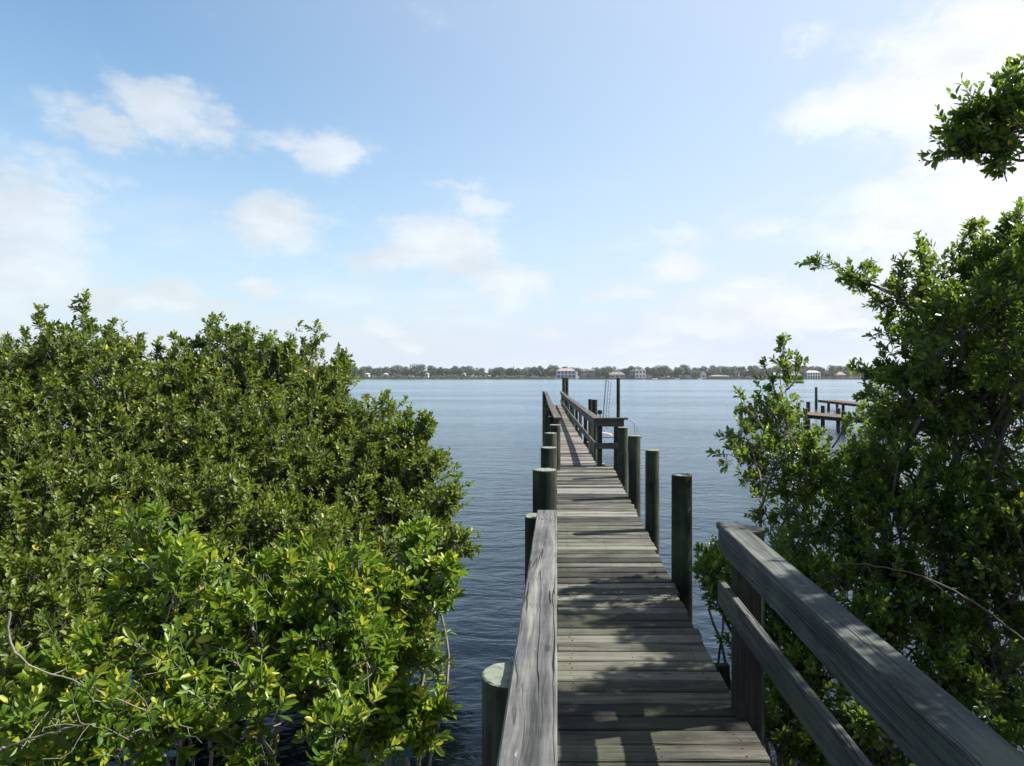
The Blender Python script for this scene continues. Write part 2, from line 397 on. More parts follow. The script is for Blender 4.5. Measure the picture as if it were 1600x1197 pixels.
# nails: small rusty heads in two rows near each edge
# stringers
for xo in (.10, .52, .95):
    mb = MB()
    for a, b in ((-2.6, 5.5), (5.5, 7), (7, 9), (9, 11), (11, 12.95)):
        mb.board((xo, a, deckH(a) - .042), (xo, b, deckH(b) - .042), .045, .19, .003)
    mb.build('stringer', POSTW, pier)
for fr in (.12, .88):
    mb = MB()
    for a, b in ((13, 16), (16, 22.8), (22.8, 30), (30, 38.4)):
        f = lambda y: XLf(y) * (1 - fr) + XRf(y) * fr
        mb.board((f(a), a, deckH(a) - .042), (f(b), b, deckH(b) - .042), .045, .19, .003)
    mb.build('stringer', POSTW, pier)
def piling(x, y, top, d, parent, name='piling', bottom=-.9, n=32, label=None, lean=(0, 0), tm=None):
    mb = MB(); r = d / 2; zs = [bottom, 0, top * .35, top * .7, top - .02, top - .004, top]; rs = [1.07, 1.05, 1.03, 1.01, 1.0, .985, .93]
    ph = random.random() * 6; vs = []
    for z, k in zip(zs, rs):
        t = (z - bottom) / (top - bottom)
        for i in range(n):
            a = 2 * math.pi * i / n; rr = r * k * (1 + .022 * math.sin(3 * a + ph) + .014 * math.sin(5 * a + 2 * ph + z))
            vs.append((x + lean[0] * t + rr * math.cos(a), y + lean[1] * t + rr * math.sin(a), z + (random.uniform(-.003, .003) if k < .95 else 0)))
    vs.append((x + lean[0], y + lean[1], top + .004))
    fs = []; mi = []
    for j in range(len(zs) - 1):
        for i in range(n):
            k = (i + 1) % n; fs.append((j * n + i, j * n + k, (j + 1) * n + k, (j + 1) * n + i)); mi.append(0 if j < 5 else 1)
    c = len(vs) - 1; j = len(zs) - 1
    for i in range(n): fs.append((j * n + i, j * n + (i + 1) % n, c)); mi.append(1)
    o = raw(name, vs, fs, None, parent, False, [PILE, tm or PILETOP], mi)
    sm = [f < 5 * n for f in range(len(fs))]; o.data.polygons.foreach_set('use_smooth', sm)
    if label: tag(o, label)
    return o
# left row, then right row (x, y, drop below the eye, diameter)
for (x, y, h, d) in ((-.142, 2.2, .955, .20), (-.132, 4.95, 1.005, .20), (-.122, 6.85, .93, .235), (-.105, 8.7, .90, .20),
                     (-.10, 10.7, .88, .195), (-.035, 12.5, .88, .20), (-.14, -.6, .95, .2)):
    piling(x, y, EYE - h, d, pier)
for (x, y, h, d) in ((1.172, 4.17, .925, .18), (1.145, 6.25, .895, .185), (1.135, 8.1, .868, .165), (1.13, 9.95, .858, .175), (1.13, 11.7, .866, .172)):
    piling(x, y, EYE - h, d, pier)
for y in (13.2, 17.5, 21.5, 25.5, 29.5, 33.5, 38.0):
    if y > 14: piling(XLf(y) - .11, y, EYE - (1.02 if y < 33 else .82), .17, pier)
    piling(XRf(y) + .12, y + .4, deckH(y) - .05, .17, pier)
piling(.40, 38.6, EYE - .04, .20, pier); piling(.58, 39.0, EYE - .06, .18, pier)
# cross beams (bents)
for y in (2.2, 4.95, 6.85, 8.7, 10.7, 12.5):
    mb = MB(); z = deckH(y) - .24; mb.board((-.22, y + .13, z), (1.28, y + .13, z), .06, .19, .004); mb.build('cross_beam', POSTW, pier)
for y in (17.5, 21.5, 25.5, 29.5, 33.5, 38.0):
    mb = MB(); z = deckH(y) - .24; mb.board((XLf(y) - .2, y + .12, z), (XRf(y) + .2, y + .12, z), .06, .19, .004); mb.build('cross_beam', POSTW, pier)
# near left rail
hL = lambda y: EYE - np.interp(y, [-1.5, 1.58, 4.9], [.85, .90, .957])
mb = MB(); mb.board((-.07, -1.4, hL(-1.4)), (-.07, 4.9, hL(4.9)), .142, .040, .006, segs=14, wob=.0012)
tag(mb.build('rail_cap', CAPW, pier), 'broad weathered grey cap board with long cracks')
mb = MB(); mb.board((-.024, -1.4, hL(-1.4) - .041), (-.024, 4.88, hL(4.9) - .041), .038, .14, .004); mb.build('rail_board', RAILW, pier)
mb = MB(); mb.board((-.024, -1.4, hL(-1.4) - .36), (-.024, 4.86, hL(4.9) - .36), .038, .14, .004); mb.build('rail_board', RAILW, pier)
# near right rail
yE = 4.08; XI = .962
zt = lambda y: EYE - np.interp(y, [-1.5, 4.1], [.905, .867])
mb = MB(); mb.board((XI + .068, -1.4, zt(-1.4)), (XI + .062, yE, zt(yE)), .142, .040, .006, segs=12, wob=.0012); mb.build('rail_cap', RAILW, pier)
mb = MB(); mb.board((XI + .021, -1.4, zt(-1.4) - .041), (XI + .021, yE - .004, zt(yE) - .041), .038, .125, .004); mb.build('rail_board', RAILW, pier)
mb = MB(); mb.board((XI + .019, -1.4, zt(-1.4) - .345), (XI + .019, yE - .003, zt(yE) - .345), .038, .145, .004); mb.build('rail_board', RAILW, pier)
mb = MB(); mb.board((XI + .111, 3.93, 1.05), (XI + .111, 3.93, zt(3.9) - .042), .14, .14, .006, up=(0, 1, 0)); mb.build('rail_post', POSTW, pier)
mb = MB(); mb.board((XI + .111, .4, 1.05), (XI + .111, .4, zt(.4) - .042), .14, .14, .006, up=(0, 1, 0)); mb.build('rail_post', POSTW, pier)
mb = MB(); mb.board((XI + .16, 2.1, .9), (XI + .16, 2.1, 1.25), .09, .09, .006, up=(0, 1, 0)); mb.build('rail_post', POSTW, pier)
# far right rail with its short return at the corner
hR = lambda y: EYE - np.interp(y, [13, 20, 25, 38.6], [.78, .80, .815, .82])
def rail_run(side, ys, xf, hf, off, mat, wd=.15):
    mb = MB()
    for a, b in zip(ys[:-1], ys[1:]):
        mb.board((xf(a) + off, a + .003, hf(a)), (xf(b) + off, b - .003, hf(b)), wd, .038, .005, segs=3, wob=.002)
    mb.build('rail_cap', mat, pier)
    for dd, hh in ((.042, .13), (.47, .13)):
        mb = MB()
        for a, b in zip(ys[:-1], ys[1:]):
            mb.board((xf(a) + off - .03 * side, a + .003, hf(a) - dd), (xf(b) + off - .03 * side, b - .003, hf(b) - dd), .038, hh, .004, segs=2, wob=.002)
        mb.build('rail_board', mat, pier)
rail_run(1, [13.0, 17.2, 21.4, 25.2, 30, 34.5, 38.4], XRf, hR, .0, RAILF)
for i, y in enumerate((14.9, 17.0, 19.2, 21.3, 23.4, 25.4, 28, 31, 34.5, 38.3)):
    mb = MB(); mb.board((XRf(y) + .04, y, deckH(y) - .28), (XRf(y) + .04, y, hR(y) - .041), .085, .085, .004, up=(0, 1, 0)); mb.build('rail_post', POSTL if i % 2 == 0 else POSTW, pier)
zc = hR(13)
mb = MB(); mb.board((.69, 12.99 - .04, zc + .002), (1.34, 12.99 - .04, zc + .002), .16, .038, .005); mb.build('rail_cap', RAILX, pier)
mb = MB(); mb.board((.72, 12.91, zc - .039), (1.27, 12.91, zc - .039), .038, .125, .004); mb.build('rail_board', RAILX, pier)
mb = MB(); mb.board((.72, 12.91, zc - .475), (1.27, 12.91, zc - .475), .038, .11, .004); mb.build('rail_board', RAILX, pier)
for x, wd in ((.815, .09), (1.16, .15)):
    mb = MB(); mb.board((x, 13.02, 1.0), (x, 13.02, zc - .04), wd, .09, .004, up=(0, 1, 0)); mb.build('rail_post', POSTW, pier)
# far left rail
hLf = lambda y: EYE - np.interp(y, [16, 22.8, 38.6], [.96, .90, .82])
rail_run(-1, [16.0, 19.5, 22.8, 27, 31, 35, 38.4], lambda y: XLf(y), hLf, .0, RAILF, .17)
for y in (16.1, 18, 20, 22, 24, 26, 28.5, 31, 34, 38.2):
    mb = MB(); mb.board((XLf(y) - .045, y, deckH(y) - .28), (XLf(y) - .045, y, hLf(y) - .041), .09, .09, .004, up=(0, 1, 0)); mb.build('rail_post', POSTW, pier)

# ------------------------------------------------------------------ lower landing, ladders, mooring pilings by the pier
land = empty('lower_landing', (2.3, 28.8, .75), 'low pale landing platform behind the corner of the pier railing', 'landing')
mb = MB(); y = 27.6
while y < 30.4: mb.board((1.15, y, .76), (3.45, y, .76), .138, .036, .004); y += .146
mb.build('deck', SHELF, land)
for x in (1.4, 3.2):
    for y in (27.8, 30.1): piling(x, y, .70, .16, land)
mb = MB(); mb.tube([V(935, 684, 28.2), V(936, 679, 28.2), V(940, 676.5, 28.2), V(948, 677, 28.2), V(955, 679, 28.2), V(957, 683, 28.2)], .025, 8); mb.build('hand_rail', WHITE, land)
def lone_piling(x, y, top, d, label, group=None, lean=(0, 0), name='mooring_piling'):
    o = piling(x, y, top, d, None, name, lean=lean); tag(o, label, 'piling', group); return o
lone_piling(3.42, 38.0, EYE - .06, .20, 'tall slim dark mooring piling rising behind the railing corner beside the ladder')
lone_piling(1.33, 27.0, EYE - .885, .17, 'left piling of the short dark pair behind the right railing')
lone_piling(1.465, 26.4, EYE - .88, .21, 'right thicker piling of the short dark pair behind the right railing')
# raised aluminium ladder
lad = empty('boat_ladder', (2.0, 28.4, .76), 'tall thin aluminium ladder standing raised at the landing left of the slim piling', 'ladder')
for (a, b) in (((946.8, 596), (940.5, 676)), ((951.2, 596), (945.2, 676))):
    mb = MB(); mb.tube([V(*a, 28.4), V(*b, 28.4)], .028 if a[0] < 950 else .02, 8); mb.build('side_rail', ALU, lad)
mb = MB(); mb.tube([V(954.8, 596, 28.8), V(948.6, 676, 28.8)], .018, 8); mb.build('side_rail', ALU, lad)
mb = MB(); mb.tube([V(946.8, 596, 28.4), V(948.5, 593.8, 28.4), V(951.2, 596, 28.4), V(954.8, 595.5, 28.8)], .022, 8); mb.build('top_hoop', ALU, lad)
for k in range(12):
    t = (k + .6) / 12
    a = V(951.2 - 6 * t, 596 + 80 * t, 28.4); b = V(954.8 - 6.2 * t, 596 + 80 * t, 28.8)
    mb = MB(); mb.tube([a, b], .013, 6); mb.build('rung', ALU, lad)
sw = empty('swim_ladder', (3.3, 28.3, .76), 'curved steel swim ladder handrails at the right end of the low landing', 'ladder')
for (pts, yy) in ((((983, 653), (987, 657.5), (991, 662.5), (991.5, 666), (991, 684)), 28.0), (((984.5, 654), (990, 659), (995, 665), (996, 669), (995, 684)), 28.3)):
    mb = MB(); mb.tube([V(*p, yy) for p in pts], .019, 8); mb.build('hand_rail', ALU, sw)
for z in (.1, .35, .6):
    mb = MB(); mb.tube([(3.21, 27.9, z), (3.33, 27.9, z)], .018, 6); mb.build('rung', ALU, sw)
# small black round lamp on a short post
lp = empty('dock_lamp', (1.8, 27.2, .76), 'small round black lamp on a thin stem between short pilings and ladder', 'lamp')
c = V(937.6, 644, 27.2)
mb = MB(); mb.tube([(c.x, c.y, .76), (c.x, c.y, c.z - .07)], .02, 6); mb.build('stem', BLACK, lp)
mb = MB(); mb.tube([c + Vector((0, .03, 0)), c + Vector((0, -.05, 0))], .088, 18, 0); mb.build('lamp_head', BLACK, lp)
mb = MB(); mb.tube([c + Vector((-.02, .09, 0)), c + Vector((-.02, .031, 0))], .105, 18, 0); mb.build('lamp_rim', WHITE, lp)

# ------------------------------------------------------------------ neighbours' docks on the right
BRN = wood('brown_dock_wood', 0, (.06, .038, .026), (.11, .075, .05), (.17, .12, .085), 1, 0, .4, .8, .6)
def side_dock(name, label, a, b, wd, z, posts):
    a, b = Vector(a), Vector(b); d = (b - a).normalized(); s = Vector((d.y, -d.x))
    root = empty(name, (a.x, a.y, 0), label, 'dock'); mb = MB(); L = (b - a).length; t = .07
    while t < L:
        p = a + d * t; q0 = p - s * wd / 2; q1 = p + s * wd / 2
        mb.board((q0.x, q0.y, z), (q1.x, q1.y, z), .138, .04, .004); t += .147
    mb.build('deck', BRN, root)
    for k in (-1, 1):
        mb = MB(); p0 = a + s * k * wd * .42; p1 = b + s * k * wd * .42
        mb.board((p0.x, p0.y, z - .045), (p1.x, p1.y, z - .045), .05, .2, .004); mb.build('stringer', POSTW, root)
    for (t, side, top) in posts:
        p = a + d * t + s * side * (wd / 2 + .13); piling(p.x, p.y, top, .26, root, n=12)
    return root
side_dock('side_dock', 'brown neighbouring dock with short pilings half hidden behind the right mangrove sprigs', (14.6, 50.3), (20.5, 30.5), 2.2, .82,
          [(.1, 1, 1.25), (.15, -1, 1.45), (.1, 0, .7), (.9, -1, 1.2), (1.3, 1, 1.35), (2, 1, 1.4), (2.2, -1, 1.3), (3.2, 1, 1.2), (3.4, -1, 1.4), (6, 1, 1.3), (6, -1, 1.3), (4.5, 1, 1.1), (4.5, -1, 1.5), (7.5, 1, 1.2), (7.5, -1, 1.2), (11, 1, 1.2), (11, -1, 1.2), (15, 1, 1.2), (15, -1, 1.2)])
side_dock('side_dock', 'farther brown dock with two tall dark pilings seen over the right mangroves', (27.2, 69), (25.2, 40), 1.8, .86,
          [(.2, 1, 2.15), (.2, -1, .8), (4, 1, .8), (8, 1, .85), (12.5, -1, 2.35), (12.5, 1, .8), (17, 1, .8), (17, -1, .8), (22, 1, .8), (22, -1, .8)])

# ------------------------------------------------------------------ foliage
def unit(a): return a / np.maximum(np.linalg.norm(a, axis=-1, keepdims=True), 1e-9)
def perp(d):
    ref = np.where(np.abs(d[..., 2:3]) < .9, np.array([0, 0, 1.0]), np.array([1.0, 0, 0]))
    a = unit(np.cross(d, ref)); return a, np.cross(d, a)
def leaves_on_shoots(base, dirn, length, nl, leaf, aspect=.44, a0=62, a1=28, start=.2, curve=.15, young=0.0, droop=0.0, youngp=None):
    """nl leaves spiralling up each shoot; returns verts (N,6,3) and a young value per vertex"""
    S = len(base); a, b = perp(dirn)
    t = start + (1 - start) * (np.arange(nl)[None, :] / (nl - 1)); t = np.clip(t + rng.normal(0, .03, (S, nl)), 0, 1.03)
    ph = rng.uniform(0, 6.28, (S, 1)) + np.arange(nl)[None, :] * 2.4 + rng.normal(0, .35, (S, nl))
    rad = np.cos(ph)[..., None] * a[:, None] + np.sin(ph)[..., None] * b[:, None]
    ang = np.radians(a0 + (a1 - a0) * t + rng.normal(0, 11, (S, nl)))[..., None]
    D = dirn[:, None, :]
    ax = unit(np.cos(ang) * D + np.sin(ang) * rad + np.array([0, 0, -droop]) * np.ones_like(rad))
    nrm = unit(np.cross(np.cross(ax, D), ax) + rng.normal(0, .28, rad.shape))
    nrm = unit(nrm - ax * np.sum(nrm * ax, -1, keepdims=True))
    sd = np.cross(ax, nrm)
    pos = base[:, None, :] + D * (length[:, None, None] * t[..., None]) + rad * .004
    L = (leaf * (1 - .35 * np.maximum(0, t - .75) / .25) * rng.uniform(.5, 1.2, (S, nl)))[..., None]
    W = L * aspect * rng.uniform(.85, 1.1, (S, nl))[..., None]
    fold = rng.uniform(.06, .28, (S, nl))[..., None]; cv = rng.uniform(-.05, .22, (S, nl))[..., None]
    v0 = pos + ax * L * .06
    v3 = pos + ax * L - nrm * L * cv
    l1 = pos + ax * L * .36 + sd * W * .42 + nrm * W * fold; l2 = pos + ax * L * .76 + sd * W * .40 + nrm * (W * fold - L * cv * .5)
    r1 = pos + ax * L * .36 - sd * W * .42 + nrm * W * fold; r2 = pos + ax * L * .76 - sd * W * .40 + nrm * (W * fold - L * cv * .5)
    vs = np.stack([v0, l1, l2, v3, r2, r1], axis=2)
    yg = np.clip((t - .62) / .38, 0, 1) * (young if youngp is None else youngp[:, None])
    yg = np.clip(yg * rng.uniform(.5, 1.2, yg.shape), 0, 1)
    yv = np.repeat(yg[..., None], 6, -1)
    return vs.reshape(-1, 6, 3), yv.reshape(-1, 6)
def prisms(p0, p1, r0, r1, k=4):
    """straight tapered sticks, all at once"""
    p0, p1 = np.asarray(p0, float), np.asarray(p1, float); n = len(p0)
    d = unit(p1 - p0); a, b = perp(d); an = np.arange(k) * 2 * math.pi / k
    ring = np.cos(an)[None, :, None] * a[:, None] + np.sin(an)[None, :, None] * b[:, None]
    r0 = np.broadcast_to(np.asarray(r0, float), (n,)); r1 = np.broadcast_to(np.asarray(r1, float), (n,))
    v = np.concatenate([p0[:, None] + ring * r0[:, None, None], p1[:, None] + ring * r1[:, None, None]], 1)
    i = np.arange(k); j = (i + 1) % k
    q = np.stack([i, j, j + k, i + k], -1)[None] + (np.arange(n) * 2 * k)[:, None, None]
    return v.reshape(-1, 3), q.reshape(-1, 4)
def polyline(p0, p1, r0, r1, segs=6, wob=.05, sag=0.0, k=6):
    p0, p1 = np.asarray(p0, float), np.asarray(p1, float)
    t = np.linspace(0, 1, segs + 1)[:, None]; L = np.linalg.norm(p1 - p0)
    pts = p0 + (p1 - p0) * t
    for h_, a_ in ((1, .8), (2, .4), (3, .22), (5, .10)): pts = pts + np.sin(math.pi * h_ * t) * rng.normal(0, wob * min(L, 2.0) * a_, 3)
    if segs > 6: pts[1:-1] += rng.normal(0, .006, (segs - 1, 3))
    pts[:, 2] += sag * L * (4 * t * (1 - t))[:, 0]
    rr = np.linspace(r0, r1, segs + 1); ov = (pts[1:] - pts[:-1]) * .04
    return prisms(pts[:-1], pts[1:] + ov, rr[:-1], rr[1:], k), pts
class Sticks:
    def __init__(s): s.v = []; s.q = []; s.n = 0
    def add(s, vq):
        v, q = vq; s.v.append(v); s.q.append(q + s.n); s.n += len(v)
    def build(s, name, mat, parent):
        return raw_quads(name, np.concatenate(s.v), np.concatenate(s.q), mat, parent, smooth=True)
def shrub(name, label, cat, base, lobes, leafmat, bark, dens=720, leaf=.076, slen=(.09, .24), nl=13, up=.75, young=.15, group=None,
          trunk_r=.05, roots=0, sprigs=(), aspect=.5, rdens=1.0, a0=62, a1=28, avoid=None, ytop=None, inner=.35, nsub=9, sub_r=.009, rough=.6, hub=None):
    base = Vector(base); root = empty(name, base, label, cat, group)
    B = []; Dn = []; Ln = []; Y = []
    st = Sticks(); tr = Sticks()
    if hub is not None: st.add(polyline(np.array(base), np.array(hub), trunk_r * .8, trunk_r * .45, 14, .08, .04)[0])
    for (c, r) in lobes:
        c = np.array(c, float)
        rv = np.array([r, r, r * .92]) * (.93 if rough else 1)
        ncl = max(5, int(26 * r / .5 * rdens))
        cd = unit(rng.normal(0, 1, (ncl, 3))); cr = rng.uniform(.5, 1.0, (ncl, 1)) ** .6
        cl = c + cd * cr * rv * .92                       # clump centres
        n = int(dens * r * r * rdens) + 6
        idx = rng.integers(0, ncl, n)
        p = cl[idx] + rng.normal(0, .17 * r + .035, (n, 3))
        m = rng.random(n) < inner                          # part of them anywhere in the volume
        pv = c + unit(rng.normal(0, 1, (n, 3))) * (rng.random((n, 1)) ** .45) * rv * .95
        p[m] = pv[m]
        outw = unit(p - c)
        d = unit(outw * .65 + np.array([0, 0, up]) + rng.normal(0, .38, (n, 3)))
        ln = rng.uniform(slen[0], slen[1], n)
        if avoid is not None:
            k = ~avoid(p + d * ln[:, None]); p, d, ln = p[k], d[k], ln[k]
        if rough:                                          # sprays that stand out beyond the rounded outline
            for j in range(int(ncl * rough)):
                e = unit(rng.normal(0, .6, 3) + [0, 0, .7]); q0 = cl[j] + unit(cl[j] - c) * .05; L_ = rng.uniform(.12, .42) * min(1, r * 2.2); m_ = int(5 + L_ * 34)
                tt = rng.random(m_) ** .8; p = np.concatenate([p, q0 + e * (tt * L_)[:, None] + rng.normal(0, .02, (m_, 3))])
                d = np.concatenate([d, unit(e * rng.uniform(.5, 1.2, (m_, 1)) + rng.normal(0, .45, (m_, 3)))]); ln = np.concatenate([ln, rng.uniform(.07, .14, m_)])
                vq, _ = polyline(q0 - e * .1, q0 + e * (L_ + .06), .005, .002, 3, .06, 0, 4); st.add(vq)
            if avoid is not None:
                k = ~avoid(p + d * ln[:, None]); p, d, ln = p[k], d[k], ln[k]
        B.append(p); Dn.append(d); Ln.append(ln)
        yy = rng.random(len(p)) < young * 2
        Y.append(np.where(yy, rng.uniform(.3, 1, len(p)), 0) * (1 if young > 0 else 0))
        # limb to the lobe and thinner branches to its clumps
        b0 = (np.array(hub) if hub is not None else np.array(base)) + np.array([rng.normal(0, .06), rng.normal(0, .06), 0])
        vq, pts = polyline(b0, c, trunk_r * (.38 + .25 * r) * (.6 if hub is not None else 1), .007 + .006 * r, 14, .10, .05); st.add(vq)
        for j in range(min(ncl, nsub)):
            vq, _ = polyline(pts[-1] + (pts[-1] - c) * 0 + rng.normal(0, .01, 3), cl[j], sub_r, .0035, 5, .2, .05, 4); st.add(vq)
        for j in range(int(r * 9)):                        # bare dead twigs
            a = c + unit(rng.normal(0, 1, 3)) * r * rng.uniform(.2, .8); bb = a + unit(rng.normal(0, 1, 3) + [0, 0, .6]) * rng.uniform(.15, .4)
            vq, _ = polyline(a, bb, .005, .002, 3, .2, 0, 4); st.add(vq)
    for (p0, p1, n, spread, ll) in sprigs:                # leafy leader shoots with a stem of their own
        p0, p1 = np.array(p0, float), np.array(p1, float)
        vq, pts = polyline(p0, p1, .009, .003, 7, .06, 0, 5); st.add(vq)
        t = rng.random(n) ** .8; base_p = p0 + (p1 - p0) * t[:, None]; ax = unit((p1 - p0)[None])[0]
        d = unit(ax * rng.uniform(.5, 1.2, (n, 1)) + rng.normal(0, spread, (n, 3)))
        B.append(base_p); Dn.append(d); Ln.append(np.full(n, ll) * rng.uniform(.6, 1.2, n)); Y.append(np.where(rng.random(n) < young * 2.5, .7, 0.0))
    B = np.concatenate(B); Dn = np.concatenate(Dn); Ln = np.concatenate(Ln); Y = np.concatenate(Y)
    if ytop is not None: Y = Y * ytop(B)
    stem_b = B - Dn * Ln[:, None] * .5
    st.add(prisms(stem_b, B + Dn * Ln[:, None], .0032, .0014, 3))
    vs, yg = leaves_on_shoots(B, Dn, Ln, nl, leaf, aspect, a0, a1, youngp=Y)
    n = len(vs); k = (np.arange(n) * 6)[:, None]
    q = np.concatenate([k + np.array([[0, 1, 2, 3]]), k + np.array([[0, 3, 4, 5]])], 1).reshape(-1, 4)
    raw_quads('crown', vs, q, leafmat, root, {'young': yg})
    cen = np.mean([np.array(c) for c, r in lobes], 0)
    vq, tp = polyline(np.array(base) - [0, 0, .5], np.array(base) * .45 + cen * .55, trunk_r, trunk_r * .6, 7, .06, 0, 8); tr.add(vq)
    for j in range(roots):                                # arching prop roots into the mud
        s0 = np.array(base) * .92 + cen * .08 + (tp[rng.integers(2, len(tp) - 1)] - tp[2]) * .9 if False else tp[rng.integers(2, len(tp) - 1)].copy()
        e = s0.copy(); e[:2] += rng.normal(0, .7, 2); e[2] = -.3
        vq, _ = polyline(s0, e, .014, .011, 6, .06, .12, 5); tr.add(vq)
    tr.build('trunk', bark, root); st.build('branches', bark, root)
    return root
def LB(*rows): return [(V(px, py, y), r) for (px, py, y, r) in rows]
def clear_left(p):  return (p[:, 0] > -.36 - .0 * p[:, 1]) & (p[:, 1] < 60)
def clear_right(p): return (p[:, 0] < 1.12) & (p[:, 2] > .9)

def clear_bush(p): return p[:, 0] > -.135 * p[:, 1]
# left mangroves
shrub('mangrove_tree', 'tallest left mangrove at the picture edge with sprigs against the sky', 'tree', V(60, 950, 8.6) * 1 - Vector((0, 0, 0)), LB(
    (60, 606, 9, .74), (138, 575, 8.6, .56), (195, 632, 8.2, .60), (-60, 630, 8.5, .85), (70, 700, 8, .95), (-70, 740, 7.5, 1.1), (170, 720, 7.8, .8), (60, 800, 7.2, .9)),
    LEAF_L, BARK, roots=14, avoid=clear_left, sprigs=[(V(130, 540, 8.6), V(131, 468, 8.6), 16, .5, .14), (V(65, 520, 9), V(60, 478, 9), 12, .5, .14), (V(172, 540, 8.5), V(176, 510, 8.5), 8, .5, .12)])
shrub('mangrove_tree', 'left mangrove with a rounded top in the middle of the thicket', 'tree', V(330, 980, 8.6), LB(
    (335, 602, 9.2, .72), (262, 630, 8.8, .62), (405, 618, 9.2, .72), (330, 710, 8.4, .9), (235, 745, 8, .75), (430, 730, 8.4, .8), (330, 820, 7.6, .8)),
    LEAF_L, BARK, roots=12, avoid=clear_left, sprigs=[(V(330, 560, 9), V(331, 497, 9), 14, .5, .13), (V(370, 560, 9), V(374, 515, 9), 10, .5, .12), (V(410, 560, 9), V(414, 528, 9), 8, .5, .12), (V(245, 580, 9), V(243, 536, 9), 8, .5, .12), (V(275, 580, 9), V(272, 532, 9), 8, .5, .12)])
shrub('mangrove_tree', 'left mangrove with one tall pointed sprig standing above the far shoreline', 'tree', V(470, 900, 9.4), LB(
    (478, 610, 9.6, .56), (455, 680, 9.2, .75), (500, 640, 9.5, .42), (515, 690, 9.2, .42), (420, 640, 9.4, .5), (500, 750, 8.9, .6)),
    LEAF_L, BARK, roots=10, avoid=clear_left, sprigs=[(V(488, 590, 9.5), V(495, 512, 9.5), 20, .5, .14), (V(470, 570, 9.5), V(473, 535, 9.5), 9, .5, .12), (V(520, 620, 9.4), V(527, 572, 9.4), 9, .5, .12)])
shrub('mangrove_tree', 'rightmost left mangrove leaning out over open water below the skyline', 'tree', V(600, 930, 8.8), LB(
    (590, 700, 9.2, .6), (640, 765, 8.8, .5), (560, 760, 8.8, .7), (655, 835, 8.3, .50), (600, 860, 8.3, .62), (500, 820, 8.2, .8), (665, 890, 8, .38), (620, 690, 9, .3), (680, 800, 8.4, .25), (668, 742, 8.7, .26), (700, 850, 8.2, .2)),
    LEAF_L, BARK, roots=14, avoid=clear_left, sprigs=[(V(600, 660, 9.1), V(604, 622, 9.1), 10, .5, .12), (V(648, 700, 8.9), V(664, 648, 8.9), 12, .5, .12), (V(660, 700, 8.9), V(672, 668, 8.9), 8, .5, .12), (V(700, 790, 8.4), V(716, 752, 8.4), 8, .5, .11)])
shrub('mangrove_tree', 'shaded low mangrove behind the bright bushes at lower left', 'tree', V(300, 1080, 6.6), LB(
    (340, 850, 7, .85), (200, 840, 6.8, .85), (60, 870, 6.3, .85), (460, 900, 6.8, .7), (560, 930, 6.6, .6), (620, 960, 6.4, .42), (120, 960, 5.8, .7), (330, 990, 6, .7), (500, 1020, 6, .6), (610, 1050, 5.9, .35)),
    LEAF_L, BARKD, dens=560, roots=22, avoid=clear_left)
shrub('mangrove_tree', 'dark leafy mangrove filling the bottom left corner', 'tree', V(20, 1400, 4.6), LB(
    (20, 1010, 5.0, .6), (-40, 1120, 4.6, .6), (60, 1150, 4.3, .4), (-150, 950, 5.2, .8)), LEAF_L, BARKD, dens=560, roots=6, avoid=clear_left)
# bright bushes in the left foreground
bk = dict(leafmat=LEAF_B, bark=BARK, dens=400, leaf=.092, slen=(.13, .30), nl=14, aspect=.42, young=.24, up=.7, a0=68, a1=30, inner=.3, trunk_r=.03, avoid=clear_bush, nsub=7, sub_r=.006)
shrub('leafy_bush', 'bright green bush at lower left, its tallest stem reaching up in front of the mangroves', 'bush', V(230, 1500, 4.0), LB(
    (238, 905, 4.5, .17), (262, 975, 4.4, .26), (140, 1060, 4.1, .22), (320, 1040, 4.2, .26), (220, 1150, 3.8, .20), (60, 1190, 3.7, .22)),
    sprigs=[(V(235, 900, 4.5), V(205, 822, 4.5), 10, .6, .14), (V(245, 900, 4.5), V(250, 815, 4.5), 10, .6, .14), (V(300, 960, 4.4), V(318, 900, 4.4), 7, .6, .13)], **bk)
shrub('leafy_bush', 'bright yellow-green tipped bush in the middle of the lower left foreground', 'bush', V(470, 1480, 4.1), LB(
    (462, 950, 4.7, .24), (545, 955, 4.6, .24), (425, 1010, 4.4, .26), (520, 1050, 4.4, .26), (400, 1140, 4.0, .20), (540, 1170, 4.0, .18)),
    sprigs=[(V(460, 930, 4.7), V(452, 868, 4.7), 9, .6, .13), (V(550, 930, 4.6), V(560, 880, 4.6), 7, .6, .13), (V(400, 1000, 4.3), V(380, 940, 4.3), 7, .6, .13)], **bk)
shrub('leafy_bush', 'small bright bush overhanging the water nearest the pier', 'bush', V(640, 1400, 4.6), LB(
    (640, 895, 5.2, .20), (685, 925, 5.1, .14), (600, 960, 5.0, .20), (640, 1010, 4.9, .12), (610, 1110, 4.6, .22), (655, 1140, 4.5, .13), (560, 1120, 4.4, .15)),
    sprigs=[(V(640, 880, 5.2), V(640, 838, 5.2), 7, .6, .12), (V(690, 910, 5.1), V(700, 895, 5.1), 6, .6, .12), (V(650, 1120, 4.4), V(690, 1105, 4.4), 6, .6, .12)], **bk)

